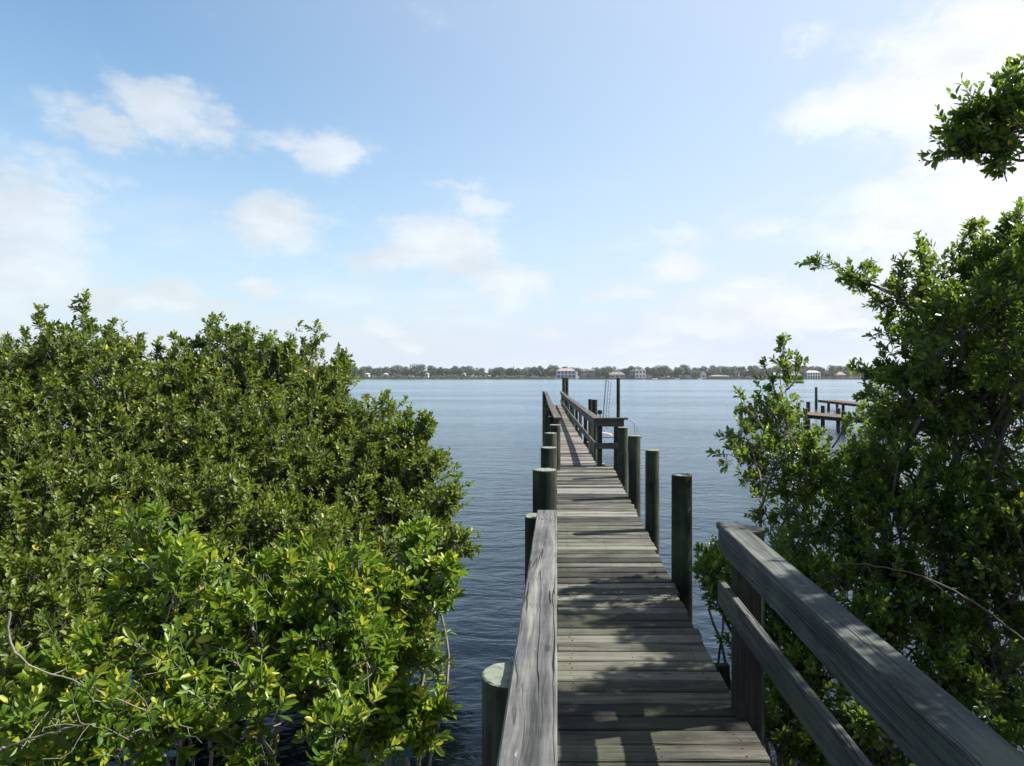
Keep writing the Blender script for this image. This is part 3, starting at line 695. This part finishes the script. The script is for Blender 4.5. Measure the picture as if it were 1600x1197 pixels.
# right mangroves
rk = dict(leafmat=LEAF_R, leaf=.063, nl=13, avoid=clear_right, aspect=.5, slen=(.10, .24), inner=.18, rdens=.98)
shrub('mangrove_tree', 'slender young mangrove right of the pier with one upright stem above the horizon', 'tree', V(1246, 1120, 6.1), LB(
    (1212, 655, 6.5, .16), (1285, 705, 6.5, .17), (1345, 722, 6.5, .20), (1205, 730, 6.3, .18), (1262, 755, 6.2, .24), (1330, 785, 6.1, .30), (1262, 835, 5.9, .26), (1320, 880, 5.8, .32), (1170, 690, 6.2, .10), (1240, 690, 6.4, .2)),
    bark=BARK, roots=10, young=.25, dens=560, sprigs=[(V(1240, 800, 6.3), V(1224, 545, 6.5), 10, .55, .14), (V(1226, 590, 6.5), V(1226, 535, 6.5), 12, .5, .11), (V(1222, 640, 6.5), V(1196, 575, 6.5), 12, .5, .12),
             (V(1228, 610, 6.5), V(1252, 563, 6.5), 9, .5, .11), (V(1215, 690, 6.4), V(1158, 626, 6.3), 9, .5, .12), (V(1230, 770, 6.2), V(1125, 672, 6.0), 13, .5, .12),
             (V(1215, 760, 6.2), V(1120, 710, 6.0), 9, .5, .11), (V(1245, 860, 6), V(1160, 745, 6.0), 12, .5, .12), (V(1240, 880, 6), V(1180, 800, 6.0), 8, .5, .12), (V(1300, 700, 6.4), V(1345, 640, 6.4), 8, .5, .12)], **{k: v for k, v in rk.items() if k != 'bark'})
shrub('mangrove_tree', 'low leafy mangrove growing beside the rail post right of the deck', 'tree', V(1230, 1400, 5.0), LB(
    (1122, 905, 5.6, .15), (1105, 895, 5.6, .08), (1130, 950, 5.4, .10), (1215, 910, 5.4, .24), (1260, 990, 5.1, .26), (1235, 1080, 4.8, .2), (1300, 1070, 4.8, .28), (1205, 1150, 4.5, .10), (1340, 1150, 4.5, .3), (1260, 1140, 4.6, .22), (1300, 960, 5.0, .25), (1245, 930, 5.3, .2), (1400, 1170, 4.3, .3)),
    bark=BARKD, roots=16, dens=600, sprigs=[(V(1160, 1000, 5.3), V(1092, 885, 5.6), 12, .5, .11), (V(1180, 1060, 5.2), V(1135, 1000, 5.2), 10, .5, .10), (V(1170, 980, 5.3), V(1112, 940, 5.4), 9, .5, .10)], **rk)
shrub('mangrove_tree', 'big dark mangrove filling the right edge with a limb reaching left against the sky', 'tree', V(1530, 1250, 5.4), LB(
    (1345, 437, 6.2, .10), (1405, 462, 6, .17), (1480, 455, 5.8, .26), (1570, 430, 5.5, .30), (1680, 450, 5.6, .45), (1605, 410, 5.5, .20), (1545, 405, 5.6, .16), (1590, 470, 5.4, .28), (1440, 525, 5.8, .22), (1490, 560, 5.6, .36), (1570, 540, 5.4, .45),
    (1425, 620, 5.9, .24), (1460, 660, 5.7, .45), (1560, 680, 5.4, .55), (1430, 760, 5.6, .5), (1540, 810, 5.2, .55), (1380, 850, 5.5, .42), (1480, 920, 5, .5), (1590, 930, 4.8, .5),
    (1560, 480, 4.8, .26), (1500, 525, 4.7, .24), (1620, 560, 4.6, .35), (1370, 950, 5.2, .35), (1440, 1030, 4.9, .38), (1560, 1060, 4.5, .4), (1680, 600, 5.6, .7), (1720, 800, 5.4, .8), (1620, 1130, 4.2, .4)),
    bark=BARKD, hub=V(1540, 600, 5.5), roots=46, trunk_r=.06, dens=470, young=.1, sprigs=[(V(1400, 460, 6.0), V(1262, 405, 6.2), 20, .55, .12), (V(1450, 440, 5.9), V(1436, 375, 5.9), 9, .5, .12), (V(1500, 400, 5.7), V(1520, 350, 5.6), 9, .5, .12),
             (V(1400, 600, 5.9), V(1335, 575, 6), 9, .5, .12), (V(1570, 360, 5.5), V(1592, 335, 5.5), 7, .5, .12)], **rk)
shrub('mangrove_tree', 'leafy overhead branch entering at the upper right corner from a tree outside', 'tree', V(1950, 1250, 4.9), LB(
    (1548, 205, 4.8, .11), (1512, 228, 4.8, .06), (1588, 195, 4.7, .13), (1608, 185, 4.7, .13), (1585, 160, 4.75, .08), (1545, 178, 4.75, .07), (1500, 222, 4.8, .06), (1570, 215, 4.7, .10), (1560, 245, 4.75, .05), (1645, 215, 4.7, .16), (1755, 260, 4.8, .3), (1900, 420, 4.9, .7), (1950, 700, 4.9, .9)),
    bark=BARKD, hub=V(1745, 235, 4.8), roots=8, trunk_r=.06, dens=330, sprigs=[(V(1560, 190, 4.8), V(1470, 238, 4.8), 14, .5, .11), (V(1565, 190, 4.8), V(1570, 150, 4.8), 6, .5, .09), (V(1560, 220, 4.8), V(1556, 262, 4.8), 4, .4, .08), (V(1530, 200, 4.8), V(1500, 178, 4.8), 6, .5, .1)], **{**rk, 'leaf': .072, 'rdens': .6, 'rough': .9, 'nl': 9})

shrub('mangrove_tree', 'mangrove standing beside the viewer just outside the right edge, shading the right rail', 'tree', (3.7, 2.0, 0), [((2.75, 2.3, 4.1), .42), ((3.0, 1.5, 4.2), .5), ((2.75, 3.0, 3.75), .3),
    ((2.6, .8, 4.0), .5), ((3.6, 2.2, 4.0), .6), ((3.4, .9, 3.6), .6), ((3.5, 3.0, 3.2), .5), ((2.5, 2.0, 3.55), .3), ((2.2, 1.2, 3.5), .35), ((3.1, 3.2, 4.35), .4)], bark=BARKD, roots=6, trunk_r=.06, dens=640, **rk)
# long pale bare branches lying through the left thicket
def bare(px_pts, y, r, label, bmat=BARK):
    pts = [np.array(V(a, b, y)) for a, b in px_pts]
    P = np.array(pts); n_ = 26; u = np.linspace(0, len(P) - 1.001, n_)
    def cr(u_):
        i = int(u_); f = u_ - i; a, b, c_, d = P[max(i - 1, 0)], P[i], P[min(i + 1, len(P) - 1)], P[min(i + 2, len(P) - 1)]
        return .5 * (2 * b + (c_ - a) * f + (2 * a - 5 * b + 4 * c_ - d) * f * f + (3 * b - a - 3 * c_ + d) * f ** 3)
    P = np.array([cr(x_) for x_ in u]) + rng.normal(0, .0025, (n_, 3)); r = r * .62
    st = Sticks(); rr = np.linspace(r, r * .4, n_) * rng.uniform(.85, 1.2, n_)
    for k in range(5):
        i = int(rng.integers(4, n_ - 1)); vq, _ = polyline(P[i], P[i] + unit(rng.normal(0, 1, 3) + [0, 0, .8]) * rng.uniform(.08, .25), rr[i] * .55, .0012, 5, .12, 0, 5); st.add(vq)
    if True:
        pass
    st.add(prisms(P[:-1], P[1:] + (P[1:] - P[:-1]) * .03, rr[:-1], rr[1:], 7))
    o = st.build('bare_branch', bmat, None); tag(o, label, 'branch')
bare([(15, 955), (13, 990), (22, 1015), (40, 1035), (68, 1050), (110, 1062), (150, 1078), (180, 1092), (240, 1115), (300, 1140)], 3.7, .010, 'long curved pale bare branch at the left edge among bush leaves')
bare([(0, 1172), (30, 1160), (70, 1148), (110, 1137), (150, 1130)], 3.4, .010, 'short pale bare branch crossing the bottom left corner')
bare([(1600, 1000), (1520, 940), (1450, 905), (1400, 890), (1350, 882), (1300, 880)], 4.2, .012, 'long grey bare branch arching through the dark right mangrove', BARKD)
bare([(1600, 565), (1560, 530), (1520, 495), (1475, 462)], 4.9, .012, 'straight pale branch slanting down through the upper right crown')

# ------------------------------------------------------------------ far shore: trees, houses, boats
def far_leaf(name, a, b_, c):
    m, t, out = new_mat(name)
    isl = t.node('ShaderNodeNewGeometry').outputs['Random Per Island']
    oi = t.node('ShaderNodeObjectInfo').outputs['Random']
    col = t.ramp(isl, [(.1, a), (.5, b_), (.95, c)])
    hs = t.node('ShaderNodeHueSaturation', {'Color': col, 'Hue': t.ss(oi, 0, 1, .485, .51, 'LINEAR'), 'Value': t.ss(oi, 0, 1, .75, 1.3, 'LINEAR'), 'Saturation': t.ss(oi, 0, 1, 1.1, .75, 'LINEAR')})
    p = t.node('ShaderNodeBsdfPrincipled', {'Base Color': hs.outputs[0], 'Roughness': .7})
    t.l.new(p.outputs[0], out.inputs[0]); return m
FG = far_leaf('far_green', (.017, .042, .008), (.036, .074, .014), (.070, .11, .022))
FD = far_leaf('far_dark_green', (.010, .026, .010), (.020, .042, .015), (.038, .062, .022))
FY = far_leaf('far_yellow_green', (.07, .09, .02), (.12, .15, .03), (.18, .20, .05))
FB = far_leaf('far_brown', (.05, .045, .03), (.08, .075, .045), (.12, .11, .07))
def far_crown(kind, size=1.0, n=1500, seed=0):
    r = np.random.default_rng(seed)
    if kind == 'broad':
        k = r.integers(6, 10); c = np.stack([r.normal(0, 2.6, k), r.normal(0, 2.2, k), r.uniform(4.0, 8.2, k)], -1); rad = r.uniform(1.8, 3.3, k)
    elif kind == 'dome':
        k = 14; a = r.uniform(0, 6.28, k); rr = r.uniform(0, 6, k); c = np.stack([np.cos(a) * rr, np.sin(a) * rr, 9 - rr * .55 + r.normal(0, .5, k)], -1); rad = r.uniform(3.0, 4.4, k)
    elif kind == 'pine':
        k = 9; h = np.linspace(5, 15, k); c = np.stack([r.normal(0, .8, k), r.normal(0, .8, k), h], -1); rad = np.linspace(2.2, .9, k) * r.uniform(.7, 1.25, k)
    elif kind == 'column':
        k = 7; h = np.linspace(3, 12.5, k); c = np.stack([r.normal(0, .15, k), r.normal(0, .15, k), h], -1); rad = np.linspace(1.3, .4, k)
    idx = r.integers(0, k, n) if kind != 'broad' else r.choice(k, n, p=rad ** 2 / (rad ** 2).sum())
    d = unit(r.normal(0, 1, (n, 3))); p = c[idx] + d * rad[idx][:, None] * (r.random((n, 1)) ** .3)
    nrm = unit(d + r.normal(0, .6, (n, 3))); a, b = perp(nrm); s = r.uniform(.28, .62, (n, 1)) * size
    an = r.uniform(0, 6.28, (n, 1)); a2 = a * np.cos(an) + b * np.sin(an); b2 = np.cross(nrm, a2)
    v = np.stack([p - a2 * s, p + b2 * s * .6, p + a2 * s, p - b2 * s * .6], 1)
    return v.reshape(-1, 3), np.arange(n * 4).reshape(-1, 4)
def far_proto(name, kind, mat, seed, n, h):
    root = bpy.data.objects.new(name, None); link(root)
    v, q = far_crown(kind, 1.0, n, seed); o = raw_quads('crown', v, q, mat, root)
    mb = MB(); mb.tube([(0, 0, -.5), (.15, .1, h * .35), (0, .1, h * .7)], [.35, .25, .12], 7)
    for a in (0, 2.1, 4.2): mb.tube([(.1, .1, h * .35), (math.cos(a) * 1.6, math.sin(a) * 1.6, h * .62)], [.16, .07], 5)
    mb.build('trunk', BARK, root); return root
def palm_proto():
    root = bpy.data.objects.new('palm_tree', None); link(root)
    mb = MB(); mb.tube([(0, 0, -.5), (.2, 0, 4), (.1, 0, 8.6)], [.25, .2, .16], 8); mb.build('trunk', BARK, root)
    vs = []; fs = []
    for k in range(26):
        a = k * 2.4; e = random.uniform(-.3, 1.1); L = random.uniform(2.2, 3.0); prev = None
        for s in range(6):
            t = s / 5; rr = L * t * math.cos(e * (1 - .5 * t)); z = 8.6 + L * t * math.sin(e) - 1.7 * t * t
            w_ = .34 * math.sin(math.pi * min(1, .12 + t * .85)); c = Vector((math.cos(a) * rr + .1, math.sin(a) * rr, z)); sd = Vector((-math.sin(a), math.cos(a), 0)) * w_
            vs += [c - sd - Vector((0, 0, w_ * .7)), c, c + sd - Vector((0, 0, w_ * .7))]
            i = len(vs) - 3
            if s: fs += [(i - 3, i - 2, i + 1, i), (i - 2, i - 1, i + 2, i + 1)]
    raw('crown', vs, fs, FD, root); return root
protos = {'green': [far_proto('broadleaf_tree', 'broad', FG, 10 + k, 1700, 9) for k in range(4)],
          'dark': [far_proto('broadleaf_tree', 'broad', FD, 30 + k, 1700, 9) for k in range(3)],
          'yellow': [far_proto('broadleaf_tree', 'broad', FY, 50, 1700, 9)], 'brown': [far_proto('broadleaf_tree', 'broad', FB, 51, 1500, 9)],
          'dome': [far_proto('broadleaf_tree', 'dome', FG, 61, 4200, 12)], 'pine': [far_proto('pine_tree', 'pine', FD, 71, 1100, 15)],
          'column': [far_proto('cypress_tree', 'column', FD, 81, 700, 12)], 'palm': [palm_proto()]}
used = set()
def far_tree(kind, x, y, s, label, group=None, sz=None):
    p = random.choice(protos[kind])
    if p.name in used:
        o = p.copy(); link(o)
        for ch in p.children:
            c = ch.copy(); link(c); c.parent = o
    else: o = p; used.add(p.name)
    o.location = (x, y, .9); o.rotation_euler = (0, 0, random.uniform(0, 6.28)); o.scale = (s, s, sz or s)
    tag(o, label, 'tree'); 
    if group: o['group'] = group
    elif 'group' in o: del o['group']
    return o
def FX(px, y=SH + 25): return (px - VX) / F * y
far_tree('pine', FX(548), SH + 25, 1.15, 'tall lone tree rising above the far treeline at its left end', sz=1.15)
far_tree('dome', FX(1040), SH + 22, 1.02, 'huge round-topped tree on the far shore right of the white house', sz=1.12)
far_tree('dome', FX(862), SH + 48, .8, 'broad domed tree behind the lavender house on the far shore', sz=1.0)
far_tree('yellow', FX(954), SH + 45, 1.2, 'light yellow-green tree between the grey house and the low brown-roofed house')
far_tree('yellow', FX(1088), SH + 22, 1.15, 'olive-yellow tree beside the white gabled house on the far shore')
far_tree('brown', FX(708), SH + 30, 1.1, 'brownish sparse tree in the left part of the far treeline')
far_tree('brown', FX(945), SH + 60, 1.35, 'thin brownish tree rising behind the grey gabled house')
far_tree('column', FX(607), SH + 40, 1.15, 'narrow dark cypress in the left part of the far treeline')
far_tree('column', FX(801), SH + 40, 1.15, 'narrow dark cypress right of the middle of the far treeline')
far_tree('pine', FX(843), SH + 35, .95, 'taller ragged tree just left of the domed tree on the far shore')
far_tree('pine', FX(856), SH + 30, .9, 'pointed dark tree close behind the left end of the lavender house')
far_tree('palm', FX(902), SH + 40, 1.45, 'dark spreading palm behind the right end of the lavender house')
far_tree('palm', FX(965), SH + 40, 1.1, 'small dark palm above the brown hip roof')
far_tree('palm', FX(1071), SH + 35, 1.4, 'dark palm topped tree right of the huge round tree')
far_tree('palm', FX(1118), SH + 45, 1.25, 'dark palm above the long low grey house')
marks_old = [(-900, 'left of the tall lone tree'), (FX(548), 'between the tall lone tree and the first cypress'), (FX(607), 'between the two cypresses'), (FX(801), 'between the second cypress and the lavender house'),
         (FX(868), 'behind the lavender house'), (FX(902), 'behind the grey gabled house'), (FX(950), 'behind the low brown-roofed house'), (FX(984), 'behind the white house by the huge round tree'),
         (FX(1060), 'behind the white gabled house'), (FX(1108), 'behind the long low grey house'), (FX(1150), 'right of the long low grey house'), (FX(1228), 'behind the pink-roofed house'), (FX(1255), 'behind the white-roofed house'),
         (FX(1290), 'right of the white-roofed house')]
marks = [(-900, 'the left end'), (FX(548), 'the tall lone tree'), (FX(607), 'the left cypress'), (FX(708), 'the brownish sparse tree'), (FX(801), 'the right cypress'),
         (FX(868), 'the lavender house'), (FX(908), 'the grey twin-roofed house'), (FX(950), 'the brown-roofed pavilion'), (FX(984), 'the tall white house'), (FX(1040), 'the huge round tree'),
         (FX(1088), 'the olive-yellow tree'), (FX(1110), 'the long low house'), (FX(1150), 'the long low house roof end'), (FX(1205), 'the pale blue house'), (FX(1234), 'the pink-roofed house'), (FX(1261), 'the white-roofed house'),
         (FX(1308), 'the orange-roofed house')]
ORD = 'first second third fourth fifth sixth seventh eighth ninth tenth eleventh twelfth thirteenth fourteenth fifteenth sixteenth seventeenth eighteenth nineteenth twentieth'.split()
ORD += ['twenty-' + o_ for o_ in ORD[:9]] + ['thirtieth'] + ['thirty-' + o_ for o_ in ORD[:9]]
cnt = {}
def where(row, kind, x):
    t = [t for a, t in marks if a <= x][-1]; k = (row, t); cnt[k] = cnt.get(k, 0) + 1
    return '%s %s row tree rightward from %s, %s' % (ORD[cnt[k] - 1], row, t, {'green': 'mid green', 'dark': 'dark green', 'brown': 'brownish'}[kind])
names = {'green': 'green broadleaf tree on the far shore', 'dark': 'dark green broadleaf tree on the far shore', 'brown': 'brownish tree on the far shore'}
x = -330.0
while x < 560:
    k = random.choices(['green', 'dark', 'brown'], [.55, .38, .07])[0]
    y = SH + 32 + random.uniform(-8, 12); s = random.choice([random.uniform(.75, 1.1), random.uniform(1.1, 1.55)])
    far_tree(k, x, y, s, where('front', k, x), 'trees of the far treeline')
    x += random.uniform(7, 10.5)
x = -330.0
while x < 560:
    k = random.choices(['green', 'dark'], [.5, .5])[0]
    y = SH + 66 + random.uniform(-8, 14); s = random.uniform(1.15, 1.75)
    far_tree(k, x, y, s, where('back', k, x), 'back row trees of the far treeline')
    x += random.uniform(10, 15)
r = np.random.default_rng(15)
n = 34000; xx = r.uniform(-420, 640, n); hgt = 7.5 + 1.4 * np.sin(xx * .05) + 1.1 * np.sin(xx * .17 + 2) + .9 * np.sin(xx * .43)
yy = SH + 92 + r.uniform(-4, 10, n); zz = r.random(n) ** .85 * hgt + .9
nr = unit(r.normal(0, 1, (n, 3)) + [0, -.3, .4]); a, b = perp(nr); s = r.uniform(.5, 1.0, (n, 1)); p = np.stack([xx, yy, zz], -1)
v = np.stack([p - a * s, p + b * s * .7, p + a * s, p - b * s * .7], 1)
o = raw_quads('far_wood', v.reshape(-1, 3), np.arange(n * 4).reshape(-1, 4), FD); tag(o, 'continuous dark green wood closing the gaps behind the far treeline', 'wood', kind='stuff')
# low mangrove fringe along the left half of the far waterline: one mass
r = np.random.default_rng(5)
n = 26000; xx = r.uniform(-360, FX(866), n); hgt = 3.6 + 1.3 * np.sin(xx * .09) + .9 * np.sin(xx * .31 + 2)
yy = np.array([shore_y(a) for a in xx]) + r.uniform(-2, 14, n); zz = r.random(n) ** .8 * np.clip(hgt, 1.8, 6) + .1
nr = unit(r.normal(0, 1, (n, 3)) + [0, -.4, .3]); a, b = perp(nr); s = r.uniform(.3, .65, (n, 1)); p = np.stack([xx, yy, zz], -1)
v = np.stack([p - a * s, p + b * s * .7, p + a * s, p - b * s * .7], 1)
o = raw_quads('mangrove_fringe', v.reshape(-1, 3), np.arange(n * 4).reshape(-1, 4), FG); tag(o, 'low green mangrove belt along the far waterline', 'mangroves', kind='stuff')
n = 14000; xx = r.uniform(FX(905), 560, n); yy = np.array([shore_y(a) for a in xx]) + r.uniform(14, 24, n); zz = r.random(n) * np.clip(3.4 + 1.6 * np.sin(xx * .13) + 1.2 * np.sin(xx * .41), .8, 5) + .9
nr = unit(r.normal(0, 1, (n, 3))); a, b = perp(nr); s = r.uniform(.25, .55, (n, 1)); p = np.stack([xx, yy, zz], -1)
v = np.stack([p - a * s, p + b * s * .7, p + a * s, p - b * s * .7], 1)
o = raw_quads('garden_shrubs', v.reshape(-1, 3), np.arange(n * 4).reshape(-1, 4), FD); tag(o, 'dark shrubs in the waterfront gardens between the far houses', 'shrubs', kind='stuff')

GLASSD = simple('dark_window', (.03, .04, .05), .15)
def house(label, px0, px1, top, eave, base_h, roofcol, wallcol, kind='hip', storeys=2, nwin=4, y=None, name='house', cat='house'):
    y = y or SH + 12; x0, x1 = FX(px0, y), FX(px1, y); zt_ = EYE + (VY - top) / F * y; ze = EYE + (VY - eave) / F * y
    d = max(8.0, (x1 - x0) * .5); root = empty(name, ((x0 + x1) / 2, y, .9), label, cat)
    wm = simple('house_wall', tuple(c_ * .6 for c_ in wallcol), .8); rm = simple('house_roof', tuple(c_ * .5 for c_ in roofcol), .85, 0, .2, .8)
    mb = MB(); mb.box((x0, y, .2), (x1, y + d, ze)); mb.build('wall', wm, root)
    mb = MB(); o_ = .7; a, b, c, e = x0 - o_, x1 + o_, y - o_, y + d + o_
    ins = (d / 2 + o_) * .85 if kind == 'hip' else 0.0
    ins = min(ins, (b - a) * .42); mid = (c + e) / 2
    if kind == 'flat': mb.box((a, c, ze + .003), (b, e, zt_))
    elif kind == 'front':   # gable facing the water
        xm = (a + b) / 2; vs = [(a, c, ze), (b, c, ze), (xm, c, zt_), (a, e, ze), (b, e, ze), (xm, e, zt_)]
        mb.add(vs, [(0, 1, 2), (5, 4, 3), (0, 2, 5, 3), (1, 4, 5, 2), (0, 3, 4, 1)])
    else:
        vs = [(a, c, ze), (b, c, ze), (b, e, ze), (a, e, ze), (a + ins, mid, zt_), (b - ins, mid, zt_)]
        mb.add(vs, [(0, 1, 5, 4), (1, 2, 5), (2, 3, 4, 5), (3, 0, 4), (3, 2, 1, 0)])
    mb.build('roof', rm, root)
    hs = (ze - base_h) / storeys
    for s_ in range(storeys):
        for k in range(nwin):
            wx = x0 + (x1 - x0) * (k + .5) / nwin; ww = (x1 - x0) / nwin * random.uniform(.22, .34); zb = base_h + hs * s_ + hs * .25
            mb = MB(); mb.box((wx - ww, y - .06, zb), (wx + ww, y + .05, zb + hs * .5)); mb.build('window', GLASSD, root)
    return root, x0, x1, y, ze
h, x0, x1, y, ze = house('large lavender two-storey house with a pale pink hip roof on the far shore', 870, 899, 575.5, 579.5, 1.6, (.52, .40, .36), (.27, .31, .47), storeys=2, nwin=5)
mb = MB(); mb.box((x1 + .8, y - 2, .5), (x1 + 2.6, y + 1, 9.3)); mb.build('chimney_tower', WHITE, h)
for k in range(6):
    xx_ = x0 + (x1 - x0) * k / 5; mb = MB(); mb.box((xx_ - .25, y - 1.9, .5), (xx_ + .25, y - 1.5, ze - .3)); mb.build('column', simple('lilac', (.42, .44, .6), .7), h)
mb = MB(); mb.box((x0 - .3, y - 1.95, (ze + 1.2) / 2), (x1 + .3, y - .07, (ze + 1.2) / 2 + .35)); mb.build('balcony', WHITE, h)
house('left block of the grey twin-roofed house right of the lavender house', 908, 917, 576.5, 579, 1.4, (.30, .25, .24), (.30, .29, .29), nwin=2)
house('right block of the grey twin-roofed house with dark walls', 920, 930, 576.2, 579, 1.4, (.30, .25, .24), (.17, .16, .17), nwin=3)
house('low house half hidden behind the brown hip-roofed pavilion', 946, 960, 581.5, 584.5, 1.2, (.36, .30, .28), (.22, .22, .22), storeys=1, nwin=3, y=SH + 26)
house('brown hip-roofed pavilion above the tall dark piling', 953, 976, 581, 585.3, 1.2, (.33, .25, .24), (.34, .33, .33), storeys=1, nwin=3)
house('grey-blue wing set back on the left of the tall white house', 984, 994, 577, 579.5, 1.2, (.26, .25, .27), (.22, .26, .33), storeys=2, nwin=2, y=SH + 20)
h, x0, x1, y, ze = house('tall white house with a terracotta base beside the huge round tree', 993, 1009, 575.8, 578.6, 1.6, (.30, .26, .26), (.82, .80, .80), storeys=2, nwin=3)
mb = MB(); mb.box((x0 - 1, y - 3, .3), (x0 + 8, y - .1, 1.9)); mb.build('terrace', simple('terracotta', (.45, .27, .22), .8), h)
house('small pale teal shed on the far waterfront', 1072, 1080, 586.5, 587.6, 1.0, (.5, .55, .55), (.40, .52, .52), kind='flat', storeys=1, nwin=2)
house('narrow white gabled house behind the olive-yellow tree', 1096, 1103, 580, 585, 1.2, (.8, .8, .8), (.78, .8, .82), kind='front', storeys=1, nwin=1)
house('long low grey house on the far waterfront', 1110, 1141, 585.8, 588, 1.0, (.34, .32, .31), (.30, .28, .26), storeys=1, nwin=8, y=SH + 14)
house('pale blue house seen through the young mangrove', 1205, 1224, 582, 586, 1.0, (.45, .48, .5), (.42, .48, .52), storeys=1, nwin=4)
house('beige-roofed house left of the pink-roofed house', 1219, 1232, 575, 580, 1.0, (.42, .36, .32), (.5, .48, .46), storeys=2, nwin=3, y=SH + 34)
house('pink-roofed house above the motorboat', 1234, 1251, 580, 586.2, 1.0, (.47, .30, .27), (.42, .36, .34), storeys=1, nwin=4)
h, x0, x1, y, ze = house('two-storey white-roofed house right of the pink-roofed house', 1261, 1281, 579, 582, 1.2, (.78, .76, .77), (.38, .43, .45), storeys=2, nwin=5)
for k in range(6):
    xx_ = x0 + (x1 - x0) * k / 5; mb = MB(); mb.box((xx_ - .2, y - 1.6, .5), (xx_ + .2, y - 1.25, ze - .02)); mb.build('column', WHITE, h)
mb = MB(); mb.box((x0 - .3, y - 1.65, (ze + 1) / 2), (x1 + .3, y - .07, (ze + 1) / 2 + .4)); mb.build('balcony', WHITE, h)
house('orange-roofed house at the right end of the visible far shore', 1308, 1321, 581, 585.5, 1.0, (.50, .33, .26), (.45, .38, .34), storeys=1, nwin=3)
for (px, lab) in ((573, 'small white house glimpsed near the left end of the far treeline'), (602, 'low white roof glimpsed left of the first cypress'), (666, 'white gable peeking through trees right of the first cypress'),
                  (724, 'white house peeking through trees beside the brownish sparse tree')):
    house(lab, px - 2.6, px + 2.6, 582.6, 584.6, 3.0, (.6, .6, .6), (.5, .5, .52), kind='front' if px > 650 else 'hip', storeys=1, nwin=1, y=SH + 9)
# sea walls: one per stretch of waterfront, each with its own length
SW = simple('sea_wall_concrete', (.07, .08, .08), .85)
for (a, b, lab) in ((904, 981, 'grey sea wall in front of the grey and brown-roofed houses'), (982, 1060, 'green-grey sea wall below the white house and round tree'), (1061, 1150, 'sea wall below the long low grey house'),
                    (1151, 1232, 'sea wall seen behind the young mangrove'), (1233, 1420, 'sea wall below the pink and white-roofed houses')):
    mb = MB(); m_ = 10; X = [FX(a + (b - a) * k / m_, SH) for k in range(m_ + 1)]
    for p, q_ in zip(X[:-1], X[1:]):
        mb.add([(p, shore_y(p) - 1.5, -.5), (q_ - .05, shore_y(q_) - 1.5, -.5), (q_ - .05, shore_y(q_) + 1.6, -.5), (p, shore_y(p) + 1.6, -.5), (p, shore_y(p) - 1.5, 1.0), (q_ - .05, shore_y(q_) - 1.5, 1.0), (q_ - .05, shore_y(q_) + 1.6, 1.0), (p, shore_y(p) + 1.6, 1.0)],
               [(0, 3, 2, 1), (4, 5, 6, 7), (0, 1, 5, 4), (1, 2, 6, 5), (2, 3, 7, 6), (3, 0, 4, 7)])
    tag(mb.build('sea_wall', SW), lab, 'sea wall')
def far_boat(px, y, L, label, hullcol, z=0.0, heading=1, name='motorboat'):
    x = FX(px, y); root = empty(name, (x, y, z), label, 'boat')
    hm = simple('boat_hull', hullcol, .3); vs = []; fs = []; n = 9
    for k in range(n):
        t = k / (n - 1); hw = L * .17 * (1 - max(0, (t - .45) / .55) ** 2.2); sh = .75 + .45 * t ** 2; xx_ = x + heading * (t - .5) * L
        vs += [(xx_, y - hw, z + sh), (xx_, y - hw * .75, z - .1 + .1 * t), (xx_, y, z - .25 + .5 * max(0, t - .7)), (xx_, y + hw * .75, z - .1 + .1 * t), (xx_, y + hw, z + sh)]
    for k in range(n - 1):
        for i in range(4): a = k * 5 + i; fs.append((a, a + 1, a + 6, a + 5))
        fs.append((k * 5 + 4, k * 5, k * 5 + 5, k * 5 + 9))
    fs.append((4, 3, 2, 1, 0)); raw('hull', vs, fs, hm, root)
    mb = MB(); s = heading; mb.add([(x + s * L * .02, y - L * .1, z + .85), (x + s * L * .02, y + L * .1, z + .85), (x + s * L * .16, y + L * .09, z + .9), (x + s * L * .16, y - L * .09, z + .9),
                                    (x + s * L * .00, y - L * .08, z + 1.45), (x + s * L * .00, y + L * .08, z + 1.45)], [(0, 1, 5, 4), (3, 2, 5, 4), (0, 4, 3), (1, 2, 5)]); mb.build('windscreen', GLASSD, root)
    mb = MB(); mb.box((x - s * L * .52 - .2, y - .25, z - .1), (x - s * L * .52 + .25, y + .25, z + 1.1)); mb.build('outboard_motor', BLACK, root)
    mb = MB(); mb.box((x - s * L * .25 - .5, y - .7, z + .78), (x - s * L * .25 + .5, y + .7, z + 1.15)); mb.build('seat', WHITE, root)
    return root
far_boat(1245.5, 330, 5.6, 'dark motorboat crossing open water on the right', (.05, .06, .10), 0, -1)
far_boat(1023, SH - 8, 5.5, 'white boat moored under the huge round tree', (.8, .8, .8), 0, 1)
far_boat(1058.5, SH - 8, 5, 'small white boat moored right of the huge round tree', (.8, .8, .8), 0, -1)
far_boat(1093, SH - 6, 5, 'small white boat moored before the white gabled house', (.75, .77, .8), 0, 1)

# ------------------------------------------------------------------ haze
m, t, out = new_mat('haze')
vol = t.node('ShaderNodeVolumePrincipled'); vol.inputs['Color'].default_value = (.86, .92, 1, 1); vol.inputs['Density'].default_value = .00009; vol.inputs['Anisotropy'].default_value = .2
t.l.new(vol.outputs[0], out.inputs['Volume'])
mb = MB(); mb.box((WX0 - 60, WY0 - 60, -2.2), (WX1 + 60, WY1 + 60, 30)); o = mb.build('haze', m); tag(o, 'thin pale haze over the water', 'haze', kind='stuff')
